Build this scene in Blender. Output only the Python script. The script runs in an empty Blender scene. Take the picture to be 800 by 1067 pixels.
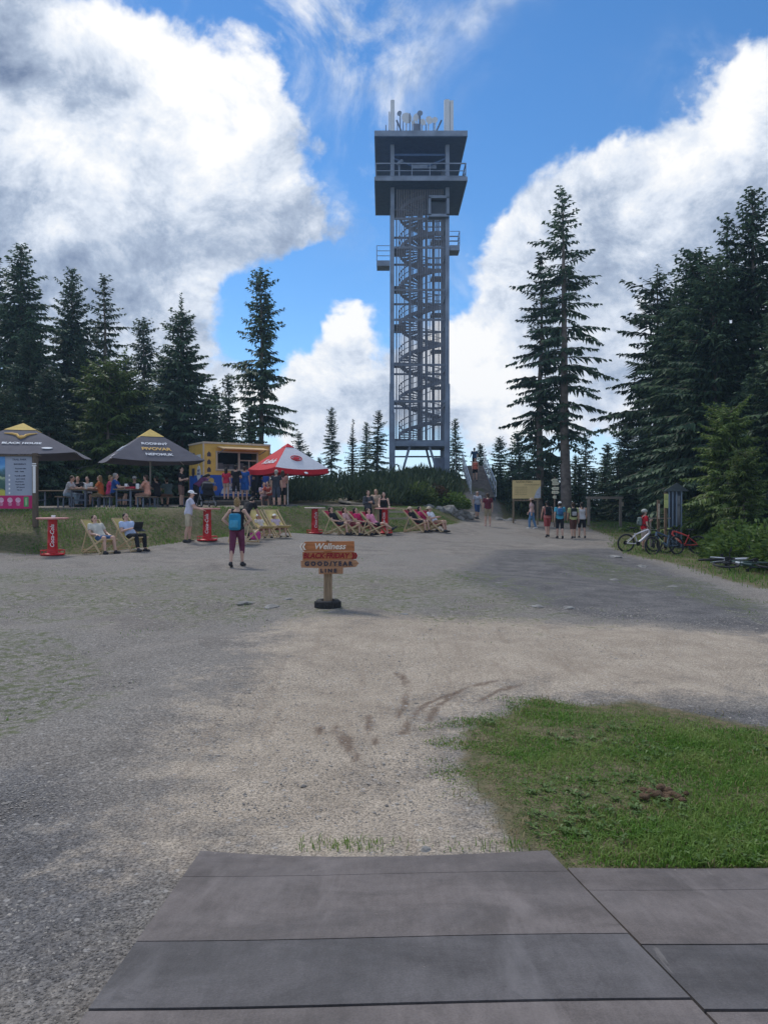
import bpy, bmesh, math, random
import numpy as np
from mathutils import Vector, Matrix, Euler, noise as mnoise

R = math.radians
SC = bpy.context.scene
COL = SC.collection
F = 801.0                      # focal length in photo pixels (800 x 1067 photo)
CAMZ = 1.9
random.seed(7)

# ------------------------------------------------------------------ terrain
def wpt(px, py, d):
    return ((px-400)/F*d, d, CAMZ-(py-526)/F*d)
LOW = [(x, y, 0.0) for x in (-9, -4, 0, 4, 9) for y in (-12, -4, 2, 5, 7.5)]
LOW += [wpt(*p) for p in [(341,635,12.5),(247,590,19.4),(100,576,23.2),(0,579,22.4),(150,572,24),(210,563,26),
        (290,557.5,29.5),(350,556.5,32.5),(400,556.5,33),(450,552.5,36),(475,546,42),(500,541.5,48.5),(508,548,40.5),
        (554,551,43),(583,560,36.8),(540,544,46),(620,547,46),(665,575.5,29),(690,579,28),(760,601,20.5),(745,590,23.5),
        (640,600,20.5)]]
LOW += [(-60,30,.5),(40,60,.6),(60,30,-.2),(24,60,.8),(0,110,1.2),(-100,100,1),(100,100,.3),(0,250,1),(-250,0,0),(250,0,0),
        (0,-250,0),(-30,5,0),(30,5,-.1),(250,250,.5),(-250,250,.5),(22,30,-.05),(30,45,.3),(-30,20,.3)]
UP = [(-13,27,1.74),(-9,28,1.76),(-7,33,1.80),(-6,37,1.82),(-4.5,40,1.82),(-12,45,1.9),(-3,44,1.86),(0,46,1.8),(2,47,1.85),
      (0,53,2.7),(3,57,3.5),(2.8,62,4.0),(7,60,3.9),(-3,60,2.8),(-8,60,2.3),(-20,40,1.8),(-40,50,1.8),(-40,26,1.7),(0,90,2.5),
      (-60,90,1.8),(12,70,3.2),(30,90,1.5),(0,250,1),(-250,0,1),(-250,250,1),(250,250,1),(-16,33,1.8),(5,52,2.4)]
def tps_fit(P):
    P = np.array(P, float); n = len(P)
    K = np.sqrt((P[:,None,0]-P[None,:,0])**2+(P[:,None,1]-P[None,:,1])**2+0.6)-np.eye(n)*.15
    A = np.zeros((n+1,n+1)); A[:n,:n] = -K; A[:n,n] = 1; A[n,:n] = 1
    b = np.zeros(n+1); b[:n] = P[:,2]
    w = np.linalg.solve(A, b)
    return P, w
def tps(fit, x, y):
    P, w = fit
    out = np.full(x.shape, w[-1])
    for i in range(len(P)):
        out -= w[i]*np.sqrt((x-P[i,0])**2+(y-P[i,1])**2+0.6)
    return out
FL, FU = tps_fit(LOW), tps_fit(UP)
BX  = [-60,-40,-11.2,-9.07,-7.5,-6.2,-4.1,-2.5,0,2.2,3.9,5.4,7,9,12,60]
BYB = [21,21,22.6,23.0,24.3,26.7,30.4,33.2,33.8,36.2,42.5,46.8,48.6,50.5,54,60]
BYT = [25,25,26.3,27.3,28.8,31.2,36,40,43,45,48.5,52.5,54.5,58,62,70]
def sstep(t):
    t = np.clip(t,0,1); return t*t*(3-2*t)
def ground_arr(x, y):
    lo, up = tps(FL,x,y), tps(FU,x,y)
    yb, yt = np.interp(x,BX,BYB), np.interp(x,BX,BYT)
    m = sstep((y-yb)/(yt-yb))*(1-sstep((x-7.5)/6.0))
    z = lo*(1-m)+up*m
    r = np.hypot(x,y-30)
    z = z - np.where(r>110, ((r-110)/55.0)**2, 0)
    return z
def g(x, y):
    return float(ground_arr(np.array([float(x)]), np.array([float(y)]))[0])
def at(px, d, dz=0.0):
    x = (px-400)/F*d
    return (x, d, g(x,d)+dz)
def zpix(py, d):               # height above datum of a picture row at a distance
    return CAMZ-(py-526)/F*d
def gp(px, py):                # ground point seen at a pixel
    u, v = (px-400)/F, (py-526)/F
    ds = np.concatenate([np.arange(1.5,20,.02), np.arange(20,90,.05)])
    h = CAMZ-v*ds-ground_arr(u*ds, ds)
    i = int(np.argmax(h<0))
    return (u*ds[i], ds[i])

# ------------------------------------------------------------------ materials
MATS = {}
def nodes_of(name):
    m = bpy.data.materials.new(name); m.use_nodes = True
    nt = m.node_tree; b = nt.nodes['Principled BSDF']
    return m, nt, b
def M(name, rgb=(.5,.5,.5), rough=.7, var=.25, scale=8.0, bump=0.0, metal=0.0, bscale=None, spec=.3, alpha=None, trans=0.0):
    if name in MATS: return MATS[name]
    m, nt, b = nodes_of(name)
    N, L = nt.nodes.new, nt.links.new
    tc = N('ShaderNodeTexCoord')
    nz = N('ShaderNodeTexNoise'); nz.inputs['Scale'].default_value = scale; nz.inputs['Detail'].default_value = 6
    L(tc.outputs['Object'], nz.inputs['Vector'])
    mr = N('ShaderNodeMapRange'); mr.inputs[1].default_value=.3; mr.inputs[2].default_value=.7
    mr.inputs[3].default_value = 1-var; mr.inputs[4].default_value = 1+var
    L(nz.outputs['Fac'], mr.inputs[0])
    mx = N('ShaderNodeVectorMath'); mx.operation='SCALE'; mx.inputs[0].default_value = rgb
    L(mr.outputs[0], mx.inputs['Scale']); L(mx.outputs[0], b.inputs['Base Color'])
    b.inputs['Roughness'].default_value = rough; b.inputs['Metallic'].default_value = metal
    b.inputs['Specular IOR Level'].default_value = spec
    if bump:
        n2 = N('ShaderNodeTexNoise'); n2.inputs['Scale'].default_value = bscale or scale*3; n2.inputs['Detail'].default_value = 5
        L(tc.outputs['Object'], n2.inputs['Vector'])
        bp = N('ShaderNodeBump'); bp.inputs['Strength'].default_value = bump; bp.inputs['Distance'].default_value=.02
        L(n2.outputs['Fac'], bp.inputs['Height']); L(bp.outputs[0], b.inputs['Normal'])
    if alpha is not None: b.inputs['Alpha'].default_value = alpha
    if trans: b.inputs['Transmission Weight'].default_value = trans
    MATS[name] = m
    return m
def wood(name, rgb, axis=2, rough=.75, var=.4):
    if name in MATS: return MATS[name]
    m, nt, b = nodes_of(name); N, L = nt.nodes.new, nt.links.new
    tc = N('ShaderNodeTexCoord'); mp = N('ShaderNodeMapping')
    s = [22,22,22]; s[axis] = 1.5; mp.inputs['Scale'].default_value = s
    L(tc.outputs['Object'], mp.inputs[0])
    nz = N('ShaderNodeTexNoise'); nz.inputs['Scale'].default_value=1.5; nz.inputs['Detail'].default_value=7; nz.inputs['Distortion'].default_value=.6
    L(mp.outputs[0], nz.inputs['Vector'])
    cr = N('ShaderNodeValToRGB')
    e = cr.color_ramp.elements
    e[0].position=.3; e[0].color=(*[c*(1-var) for c in rgb],1); e[1].position=.7; e[1].color=(*[min(1,c*(1+var)) for c in rgb],1)
    L(nz.outputs['Fac'], cr.inputs[0]); L(cr.outputs[0], b.inputs['Base Color'])
    bp = N('ShaderNodeBump'); bp.inputs['Strength'].default_value=.4; bp.inputs['Distance'].default_value=.01
    L(nz.outputs['Fac'], bp.inputs['Height']); L(bp.outputs[0], b.inputs['Normal'])
    b.inputs['Roughness'].default_value=rough; b.inputs['Specular IOR Level'].default_value=.25
    MATS[name]=m; return m
def leafmat(name, c0, c1, rough=.6, trans=.15, objvar=.3, patch=None):
    if name in MATS: return MATS[name]
    m, nt, b = nodes_of(name); N, L = nt.nodes.new, nt.links.new
    ge = N('ShaderNodeNewGeometry'); oi = N('ShaderNodeObjectInfo')
    cr = N('ShaderNodeValToRGB'); e = cr.color_ramp.elements
    e[0].color=(*c0,1); e[1].color=(*c1,1)
    L(ge.outputs['Random Per Island'], cr.inputs[0])
    mr = N('ShaderNodeMapRange'); mr.inputs[3].default_value=1-objvar; mr.inputs[4].default_value=1+objvar
    L(oi.outputs['Random'], mr.inputs[0])
    mx = N('ShaderNodeVectorMath'); mx.operation='SCALE'; L(cr.outputs[0], mx.inputs[0]); L(mr.outputs[0], mx.inputs['Scale'])
    if patch:
        tc=N('ShaderNodeTexCoord'); nz=N('ShaderNodeTexNoise'); nz.inputs['Scale'].default_value=patch[0]; nz.inputs['Detail'].default_value=5; nz.inputs['Roughness'].default_value=.65; L(tc.outputs['Object'],nz.inputs['Vector'])
        pr=N('ShaderNodeMapRange'); pr.inputs[1].default_value=.42; pr.inputs[2].default_value=.64; L(nz.outputs['Fac'],pr.inputs[0])
        pm=N('ShaderNodeMix'); pm.data_type='RGBA'; L(pr.outputs[0],pm.inputs[0]); L(mx.outputs[0],pm.inputs[6]); pm.inputs[7].default_value=(*patch[1],1)
        mx=pm; mxo=pm.outputs[2]
    else: mxo=mx.outputs[0]
    L(mxo, b.inputs['Base Color'])
    b.inputs['Roughness'].default_value=rough; b.inputs['Specular IOR Level'].default_value=.25
    if trans:
        tr = N('ShaderNodeBsdfTranslucent'); L(mxo, tr.inputs[0])
        ms = N('ShaderNodeMixShader'); ms.inputs[0].default_value=trans
        out = [n for n in nt.nodes if n.type=='OUTPUT_MATERIAL'][0]
        L(b.outputs[0], ms.inputs[1]); L(tr.outputs[0], ms.inputs[2]); L(ms.outputs[0], out.inputs[0])
    MATS[name]=m; return m

# ------------------------------------------------------------------ mesh helpers
def mesh_arr(name, verts, faces):
    """verts (n,3) float, faces (m,k) int -> mesh"""
    verts = np.asarray(verts, np.float32); faces = np.asarray(faces, np.int32)
    me = bpy.data.meshes.new(name)
    k = faces.shape[1]
    me.vertices.add(len(verts)); me.vertices.foreach_set('co', verts.ravel())
    me.loops.add(faces.size); me.loops.foreach_set('vertex_index', faces.ravel())
    me.polygons.add(len(faces)); me.polygons.foreach_set('loop_start', np.arange(0,faces.size,k,dtype=np.int32))
    me.polygons.foreach_set('loop_total', np.full(len(faces),k,np.int32))
    me.update(calc_edges=True)
    return me
def frame_of(d):
    d = Vector(d).normalized()
    a = Vector((0,0,1)) if abs(d.z)<.9 else Vector((1,0,0))
    u = d.cross(a).normalized(); v = u.cross(d)
    return d,u,v
class MB:
    def __init__(s): s.v=[]; s.f=[]; s.sm=[]
    def add(s, vs, fs, smooth=False):
        o=len(s.v); s.v += [tuple(p) for p in vs]; s.f += [tuple(i+o for i in f) for f in fs]; s.sm += [smooth]*len(fs)
        return s
    def box(s, c, size, rot=None, bev=0):
        c=Vector(c); hx,hy,hz=[q/2 for q in size]
        if bev:
            bm=bmesh.new(); bmesh.ops.create_cube(bm,size=1)
            for v in bm.verts: v.co=Vector((v.co.x*size[0],v.co.y*size[1],v.co.z*size[2]))
            bmesh.ops.bevel(bm,geom=bm.edges[:],offset=bev,segments=2,affect='EDGES',profile=.5)
            vs=[v.co.copy() for v in bm.verts]; bm.verts.index_update(); fs=[[v.index for v in f.verts] for f in bm.faces]; bm.free()
        else:
            vs=[Vector((x,y,z)) for x in(-hx,hx) for y in(-hy,hy) for z in(-hz,hz)]
            fs=[(0,1,3,2),(4,6,7,5),(0,4,5,1),(2,3,7,6),(0,2,6,4),(1,5,7,3)]
        if rot is not None:
            m = rot if isinstance(rot,Matrix) else Euler(rot).to_matrix()
            vs=[m@v for v in vs]
        return s.add([v+c for v in vs],fs)
    def bar(s, a, b, w, h=None, up=(0,0,1)):
        a,b=Vector(a),Vector(b); d=b-a; L=d.length; d=d/L
        up=Vector(up)
        if abs(d.dot(up))>.95: up=Vector((0,1,0)) if abs(d.y)<.9 else Vector((1,0,0))
        x=d.cross(up).normalized(); z=x.cross(d); h=h or w
        m=Matrix((x,d,z)).transposed()
        return s.box((a+b)/2,(w,L,h),m)
    def cyl(s,a,b,r0,r1=None,n=12,caps=True,smooth=True):
        a,b=Vector(a),Vector(b); r1=r0 if r1 is None else r1
        d,u,v=frame_of(b-a); vs=[]
        for p,r in((a,r0),(b,r1)):
            vs+=[p+r*(math.cos(2*math.pi*i/n)*u+math.sin(2*math.pi*i/n)*v) for i in range(n)]
        s.add(vs,[(i,(i+1)%n,n+(i+1)%n,n+i) for i in range(n)],smooth)
        if caps: s.add(vs,[tuple(range(n))[::-1],tuple(range(n,2*n))])
        return s
    def tube(s,pts,r,n=8,closed=False):
        pts=[Vector(p) for p in pts]; k=len(pts); vs=[]
        rr = [float(q) for q in r] if isinstance(r,(list,tuple)) else [float(r)]*k
        ref=None
        for i,p in enumerate(pts):
            t=(pts[(i+1)%k]-pts[i-1]) if closed else (pts[min(i+1,k-1)]-pts[max(i-1,0)])
            t.normalize()
            if ref is None: _,u,v=frame_of(t)
            else:
                u=(ref-ref.dot(t)*t).normalized(); v=u.cross(t)*-1
            ref=u; v=t.cross(u)
            vs+=[p+rr[i]*(math.cos(2*math.pi*j/n)*u+math.sin(2*math.pi*j/n)*v) for j in range(n)]
        fs=[]
        for i in range(k if closed else k-1):
            i2=(i+1)%k
            fs+=[(i*n+j,i*n+(j+1)%n,i2*n+(j+1)%n,i2*n+j) for j in range(n)]
        s.add(vs,fs,True)
        if not closed: s.add(vs,[tuple(range(n))[::-1],tuple(range((k-1)*n,k*n))])
        return s
    def lathe(s,prof,n=20,c=(0,0,0),sx=1,sy=1,smooth=True):
        vs=[]; c=Vector(c)
        for r,z in prof: vs+=[c+Vector((sx*r*math.cos(2*math.pi*i/n),sy*r*math.sin(2*math.pi*i/n),z)) for i in range(n)]
        k=len(prof); fs=[(a*n+i,a*n+(i+1)%n,(a+1)*n+(i+1)%n,(a+1)*n+i) for a in range(k-1) for i in range(n)]
        s.add(vs,fs,smooth)
        s.add(vs[:n],[tuple(range(n))[::-1]]); s.add(vs[-n:],[tuple(range(n))])
        return s
    def ell(s,c,r,n=12,m=8,rot=None):
        c=Vector(c); vs=[];fs=[]
        for a in range(m+1):
            th=math.pi*a/m
            for i in range(n):
                ph=2*math.pi*i/n
                p=Vector((r[0]*math.sin(th)*math.cos(ph),r[1]*math.sin(th)*math.sin(ph),r[2]*math.cos(th)))
                if rot is not None: p=rot@p
                vs.append(c+p)
        for a in range(m):
            for i in range(n): fs.append((a*n+i,(a+1)*n+i,(a+1)*n+(i+1)%n,a*n+(i+1)%n))
        return s.add(vs,fs,True)
    def prism(s,poly,depth,o=(0,0,0),u=(1,0,0),v=(0,0,1)):
        """polygon in (u,v), extruded by depth along u x v"""
        o,u,v=Vector(o),Vector(u).normalized(),Vector(v).normalized(); w=u.cross(v)
        k=len(poly); a=[o+p[0]*u+p[1]*v for p in poly]; b=[q+w*depth for q in a]
        return s.add(a+b,[tuple(range(k))[::-1],tuple(range(k,2*k))]+[(i,(i+1)%k,k+(i+1)%k,k+i) for i in range(k)])
    def mesh(s,name):
        me=bpy.data.meshes.new(name); me.from_pydata(s.v,[],s.f)
        me.polygons.foreach_set('use_smooth',s.sm); me.update()
        bm=bmesh.new(); bm.from_mesh(me); bmesh.ops.recalc_face_normals(bm,faces=bm.faces); bm.to_mesh(me); bm.free()
        return me
def obj(name, mb, mat, parent=None, label=None):
    me = mb.mesh(name) if isinstance(mb,MB) else mb
    o=bpy.data.objects.new(name,me); COL.objects.link(o)
    if mat is not None and len(me.materials)==0: me.materials.append(mat)
    if parent is not None: o.parent=parent
    if label: o['label']=label
    return o
def tag(o,label,cat,group=None,kind=None):
    if label: o['label']=label
    if cat: o['category']=cat
    if group: o['group']=group
    if kind: o['kind']=kind
    return o
def thing(name,label,cat,loc=(0,0,0),rotz=0,group=None,scale=1):
    o=bpy.data.objects.new(name,None); COL.objects.link(o); o.empty_display_size=.2
    o.location=loc; o.rotation_euler=(0,0,rotz); o.scale=(scale,)*3
    return tag(o,label,cat,group)
def dup(root,loc,rotz=0,label=None,scale=None,group=None,rot=None):
    r=root.copy(); COL.objects.link(r); r.location=loc; r.rotation_euler=rot if rot else (0,0,rotz)
    if scale: r.scale=scale if isinstance(scale,tuple) else (scale,)*3
    if label: r['label']=label
    if group: r['group']=group
    for ch in list(root.children):
        c=ch.copy(); COL.objects.link(c); c.parent=r
        for gch in list(ch.children):
            d=gch.copy(); COL.objects.link(d); d.parent=c
    return r
TXT={}
def text_mesh(s,size,ext=.004,bold=0.0,shear=0.0,sx=1.0):
    cu=bpy.data.curves.new('lettering','FONT'); cu.body=s; cu.size=size; cu.extrude=ext; cu.offset=bold; cu.shear=shear
    cu.align_x='CENTER'; cu.align_y='CENTER'; cu.resolution_u=3
    o=bpy.data.objects.new('lettering',cu); COL.objects.link(o)
    dg=bpy.context.evaluated_depsgraph_get(); me=bpy.data.meshes.new_from_object(o.evaluated_get(dg))
    bpy.data.objects.remove(o); bpy.data.curves.remove(cu)
    if sx!=1.0:
        for v in me.vertices: v.co.x*=sx
    return me
def text(name,s,size,mat,parent,loc,right=(1,0,0),up=(0,0,1),ext=.004,bold=0.0,shear=0.0,sx=1.0):
    me=text_mesh(s,size,ext,bold,shear,sx); o=obj(name,me,mat,parent)
    r=Vector(right).normalized(); u=Vector(up); u=(u-u.dot(r)*r).normalized(); n=r.cross(u)
    m=Matrix((r,u,n)).transposed().to_4x4(); m.translation=Vector(loc)
    o.matrix_local=m
    return o

EXPOSURE=0.64; SUN_E=1.5; SUN_ANG=12; SKY_E=.10; SKY_SAT=1.24; SKY_VAL=.97; CLOUD_GAIN=.67; GLARE_VEIL=.0006
CLOUDS=[(-30,30,120,110,.85),(60,120,90,70,.50),(185,105,85,70,.95),(260,95,40,55,.5),(110,225,150,80,.95),(262,200,84,66,.72),(30,310,150,80,.75),(150,300,90,50,.5),(300,315,46,40,-.7),(265,400,34,60,-.5),(365,285,40,20,-.5),
 (345,235,50,40,.50),(425,72,40,36,.30),(345,28,70,26,.22),(395,150,30,60,.22),(510,5,30,12,.34),(240,30,40,20,.2),(150,420,160,80,.7),
 (350,345,42,36,.95),(325,420,60,60,.7),(400,430,160,45,.60),(470,390,60,55,.80),(515,345,48,45,.7),
 (545,262,50,36,.75),(590,330,70,80,.85),(650,212,62,50,.85),(720,185,60,60,.65),(800,112,50,50,.95),(790,220,105,110,.9),(690,330,120,100,.85),(610,425,100,30,.45),(860,400,150,110,.7)]
WISPS=[(420,60,70,60,1.0),(330,30,110,45,1.0),(395,150,45,90,1.0),(225,25,60,45,.8),(510,6,40,18,.8),(290,120,30,80,.7),(470,290,30,50,.6),(755,90,60,40,.5)]
LIGHTS=[(190,95,85,70,.36),(60,165,40,36,.30),(120,60,50,30,.2),(350,332,50,40,.34),(340,420,70,60,.12),(500,390,55,60,.30),(560,400,50,40,.15),(545,250,46,34,.22),(655,195,56,40,.20),(500,350,40,30,.2),(290,470,60,30,.2),(770,140,50,36,.20),(800,75,40,30,.2),
 (0,60,80,80,-.26),(75,122,70,24,-.18),(120,265,170,50,-.12),(265,240,90,45,-.12),(20,330,150,60,-.12),(110,200,150,60,.08),(620,330,90,70,-.14),(360,410,60,40,-.10),(740,260,80,50,-.12)]
# ------------------------------------------------------------------ camera, render, light
cam=bpy.data.cameras.new('camera'); co=bpy.data.objects.new('camera',cam); COL.objects.link(co)
co.location=(0,0,CAMZ); co.rotation_euler=(R(90-.537),0,0)
cam.sensor_fit='VERTICAL'; cam.sensor_height=36; cam.lens=36*F/1067; cam.clip_end=5000; cam.clip_start=.05
SC.camera=co
SC.view_settings.view_transform='Standard'; SC.view_settings.look='None'; SC.view_settings.gamma=1
SC.view_settings.exposure=EXPOSURE
SUN_EL,SUN_AZ=52,-35            # azimuth measured from the view direction, clockwise
sl=bpy.data.lights.new('sun','SUN'); sl.energy=SUN_E; sl.angle=R(SUN_ANG); sl.color=(1,.95,.87)
so=bpy.data.objects.new('sun',sl); COL.objects.link(so)
sd=Vector((math.sin(R(SUN_AZ))*math.cos(R(SUN_EL)),math.cos(R(SUN_AZ))*math.cos(R(SUN_EL)),math.sin(R(SUN_EL))))
so.rotation_euler=sd.to_track_quat('Z','Y').to_euler(); so.location=(0,0,60)

# ------------------------------------------------------------------ sky with clouds
def build_world():
    w=bpy.data.worlds.new('World'); SC.world=w; w.use_nodes=True
    nt=w.node_tree; nt.nodes.clear(); N=nt.nodes.new; L=nt.links.new
    def val(x):
        return x
    def math_(op,a,b=None,c=None,clamp=False):
        n=N('ShaderNodeMath'); n.operation=op; n.use_clamp=clamp
        for i,q in enumerate((a,b,c)):
            if q is None: continue
            if isinstance(q,(int,float)): n.inputs[i].default_value=q
            else: L(q,n.inputs[i])
        return n.outputs[0]
    tc=N('ShaderNodeTexCoord'); D=tc.outputs['Generated']
    sky=N('ShaderNodeTexSky'); sky.sky_type='NISHITA'; sky.sun_disc=False
    sky.sun_elevation=R(SUN_EL); sky.sun_rotation=R(SUN_AZ); sky.altitude=1300; sky.air_density=1.0; sky.dust_density=.05; sky.ozone_density=2.5
    # direction -> azimuth, elevation in degrees, wobbled so that the clouds have torn outlines
    nzw=N('ShaderNodeTexNoise'); nzw.inputs['Scale'].default_value=5; nzw.inputs['Detail'].default_value=5; nzw.inputs['Roughness'].default_value=.6
    L(D,nzw.inputs['Vector'])
    wob=N('ShaderNodeVectorMath'); wob.operation='MULTIPLY_ADD'; L(nzw.outputs['Color'],wob.inputs[0]); wob.inputs[1].default_value=(.17,.17,.17)
    off=N('ShaderNodeVectorMath'); off.operation='ADD'; off.inputs[1].default_value=(-.085,-.085,-.085); L(D,off.inputs[0])
    L(off.outputs[0],wob.inputs[2])
    sp=N('ShaderNodeSeparateXYZ'); L(wob.outputs[0],sp.inputs[0])
    az=math_('MULTIPLY',math_('ARCTAN2',sp.outputs[0],sp.outputs[1]),180/math.pi)
    el=math_('MULTIPLY',math_('ARCSINE',math_('MAXIMUM',math_('MINIMUM',sp.outputs[2],1.0),-1.0)),180/math.pi)
    def blob(px,py,rx,ry,wt):
        a=math.degrees(math.atan((px-400)/F)); e=math.degrees(math.atan((526-py)/F*math.cos(R(a))))
        k=math.degrees(1/F)*math.cos(R(a)); 
        u=math_('MULTIPLY',math_('SUBTRACT',az,a),1/(rx*k)); v=math_('MULTIPLY',math_('SUBTRACT',el,e),1/(ry*k*math.cos(R(e))))
        r2=math_('MULTIPLY_ADD',u,u,math_('MULTIPLY',v,v))
        return math_('MULTIPLY',math_('EXPONENT',math_('MULTIPLY',r2,-1.0)),wt)
    def total(lst):
        s=None
        for b in lst:
            q=blob(*b); s=q if s is None else math_('ADD',s,q)
        return s
    S=total(CLOUDS)
    def fbm(vec,scale,detail=9,rough=.58,dist=.25):
        n=N('ShaderNodeTexNoise'); n.inputs['Scale'].default_value=scale; n.inputs['Detail'].default_value=detail
        n.inputs['Roughness'].default_value=rough; n.inputs['Distortion'].default_value=dist
        L(vec,n.inputs['Vector']); return n.outputs['Fac']
    sc=N('ShaderNodeVectorMath'); sc.operation='MULTIPLY'; sc.inputs[1].default_value=(1,1,1.25); L(D,sc.inputs[0])
    f1=fbm(sc.outputs[0],8.0,14,.64,.25)
    # clouds outside the mapped part of the sky (behind and above the camera)
    f0=fbm(sc.outputs[0],2.2,5)
    away=math_('MULTIPLY',math_('SUBTRACT',math_('ABSOLUTE',az),30),1/12,clamp=True)
    up=math_('MULTIPLY',math_('SUBTRACT',el,38),1/10,clamp=True)
    out=math_('MAXIMUM',away,up)
    S=math_('ADD',S,math_('MULTIPLY',out,math_('MULTIPLY',f0,1.15)))
    dens=math_('ADD',S,math_('MULTIPLY',math_('SUBTRACT',f1,.5),1.75))
    W_=total(WISPS)
    fw_=fbm(sc.outputs[0],5.5,10,.62,1.4)
    wm=N('ShaderNodeMapRange'); wm.interpolation_type='SMOOTHSTEP'; wm.inputs[1].default_value=.42; wm.inputs[2].default_value=.74; wm.inputs[4].default_value=.85; L(fw_,wm.inputs[0])
    wisp=math_('MULTIPLY',math_('MINIMUM',W_,1.0),wm.outputs[0])
    al=N('ShaderNodeMapRange'); al.interpolation_type='SMOOTHSTEP'; al.inputs[1].default_value=.38; al.inputs[2].default_value=.74
    L(dens,al.inputs[0]); alpha=math_('MAXIMUM',al.outputs[0],wisp)
    # relief: density a little towards the sun against density here
    o2=N('ShaderNodeVectorMath'); o2.operation='ADD'; o2.inputs[1].default_value=tuple(sd*.035); L(sc.outputs[0],o2.inputs[0])
    f2=fbm(o2.outputs[0],9.0,12,.66)
    f2b=fbm(sc.outputs[0],9.0,12,.66)
    relief=math_('MULTIPLY',math_('SUBTRACT',f2b,f2),1.35)
    f3=fbm(sc.outputs[0],4.0,6)
    br=math_('ADD',math_('ADD',total(LIGHTS),.70),math_('ADD',relief,math_('MULTIPLY',math_('SUBTRACT',f3,.5),.55)))
    br=math_('SUBTRACT',br,math_('MULTIPLY',math_('SUBTRACT',dens,.9,clamp=True),.12))
    cr=N('ShaderNodeValToRGB'); e=cr.color_ramp.elements
    e[0].position=.18; e[0].color=(.17,.23,.36,1); e[1].position=.98; e[1].color=(1,1,1,1)
    m=e.new(.52); m.color=(.42,.50,.64,1); m=e.new(.76); m.color=(.74,.80,.90,1)
    L(br,cr.inputs[0])
    cs=N('ShaderNodeVectorMath'); cs.operation='SCALE'; cs.inputs['Scale'].default_value=CLOUD_GAIN/SKY_E; L(cr.outputs[0],cs.inputs[0])
    hs=N('ShaderNodeHueSaturation'); hs.inputs['Hue'].default_value=.5; hs.inputs['Saturation'].default_value=SKY_SAT; hs.inputs['Value'].default_value=SKY_VAL
    L(sky.outputs[0],hs.inputs['Color'])
    lowm=math_('MULTIPLY',math_('SUBTRACT',9.0,math_('ABSOLUTE',el)),1/11,clamp=True)
    hz=N('ShaderNodeMix'); hz.data_type='RGBA'; L(lowm,hz.inputs[0]); L(hs.outputs[0],hz.inputs[6]); hz.inputs[7].default_value=(.42/SKY_E,.55/SKY_E,.74/SKY_E,1)
    mx=N('ShaderNodeMix'); mx.data_type='RGBA'; L(alpha,mx.inputs[0]); L(hz.outputs[2],mx.inputs[6]); L(cs.outputs[0],mx.inputs[7])
    bg=N('ShaderNodeBackground'); bg.inputs['Strength'].default_value=SKY_E; L(mx.outputs[2],bg.inputs[0])
    ow=N('ShaderNodeOutputWorld'); L(bg.outputs[0],ow.inputs[0])
    w.cycles.sampling_method='MANUAL'; w.cycles.sample_map_resolution=1024
build_world()

# ------------------------------------------------------------------ ground sheet
def poly_sd(poly,x,y):
    """signed distance to a polygon, negative inside"""
    P=np.array(poly,float); n=len(P); d=np.full(x.shape,1e9); ins=np.zeros(x.shape,bool)
    for i in range(n):
        a,b=P[i],P[(i+1)%n]; e=b-a; wx,wy=x-a[0],y-a[1]
        t=np.clip((wx*e[0]+wy*e[1])/(e@e),0,1); d=np.minimum(d,np.hypot(wx-e[0]*t,wy-e[1]*t))
        c=((a[1]>y)!=(b[1]>y))&(x<(b[0]-a[0])*(y-a[1])/((b[1]-a[1])+1e-12)+a[0]); ins^=c
    return np.where(ins,-d,d)
LAWN=[gp(*p) for p in [(482,772),(494,750),(524,746),(560,729),(610,736),(660,731),(720,744),(760,752),(850,770),(960,800),(960,915),(800,950),(575,950),(540,890),(505,840),(478,800)]]
TAN=[gp(*p) for p in [(150,880),(200,760),(300,650),(420,640),(560,650),(700,655),(840,665),(860,725),(700,728),(560,724),(470,742),(470,800),(500,850),(560,890),(560,905),(220,905)]]
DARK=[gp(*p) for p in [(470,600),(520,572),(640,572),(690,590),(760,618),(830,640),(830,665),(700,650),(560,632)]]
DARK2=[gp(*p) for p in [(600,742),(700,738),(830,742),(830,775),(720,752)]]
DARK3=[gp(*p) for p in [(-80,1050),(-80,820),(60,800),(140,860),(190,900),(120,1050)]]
WEED=[gp(*p) for p in [(-60,660),(60,655),(110,690),(110,740),(40,770),(-60,790)]]
WEED2=[gp(*p) for p in [(400,607),(470,594),(530,598),(515,614),(430,618)]]
WEED3=[gp(*p) for p in [(560,585),(600,575),(700,600),(800,625),(800,650),(680,615)]]
def soft(poly,x,y,w): return sstep(.5-poly_sd(poly,x,y)/w)
VERGE=[(8.0,55),(9.6,48.5),(11.6,45.5),(11.7,41),(10.9,36),(9.3,31.5),(8.9,28.5),(9.2,25),(8.8,20.5),(8.7,17.5),(8.8,10),(60,10),(60,80),(8.0,80)]
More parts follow.
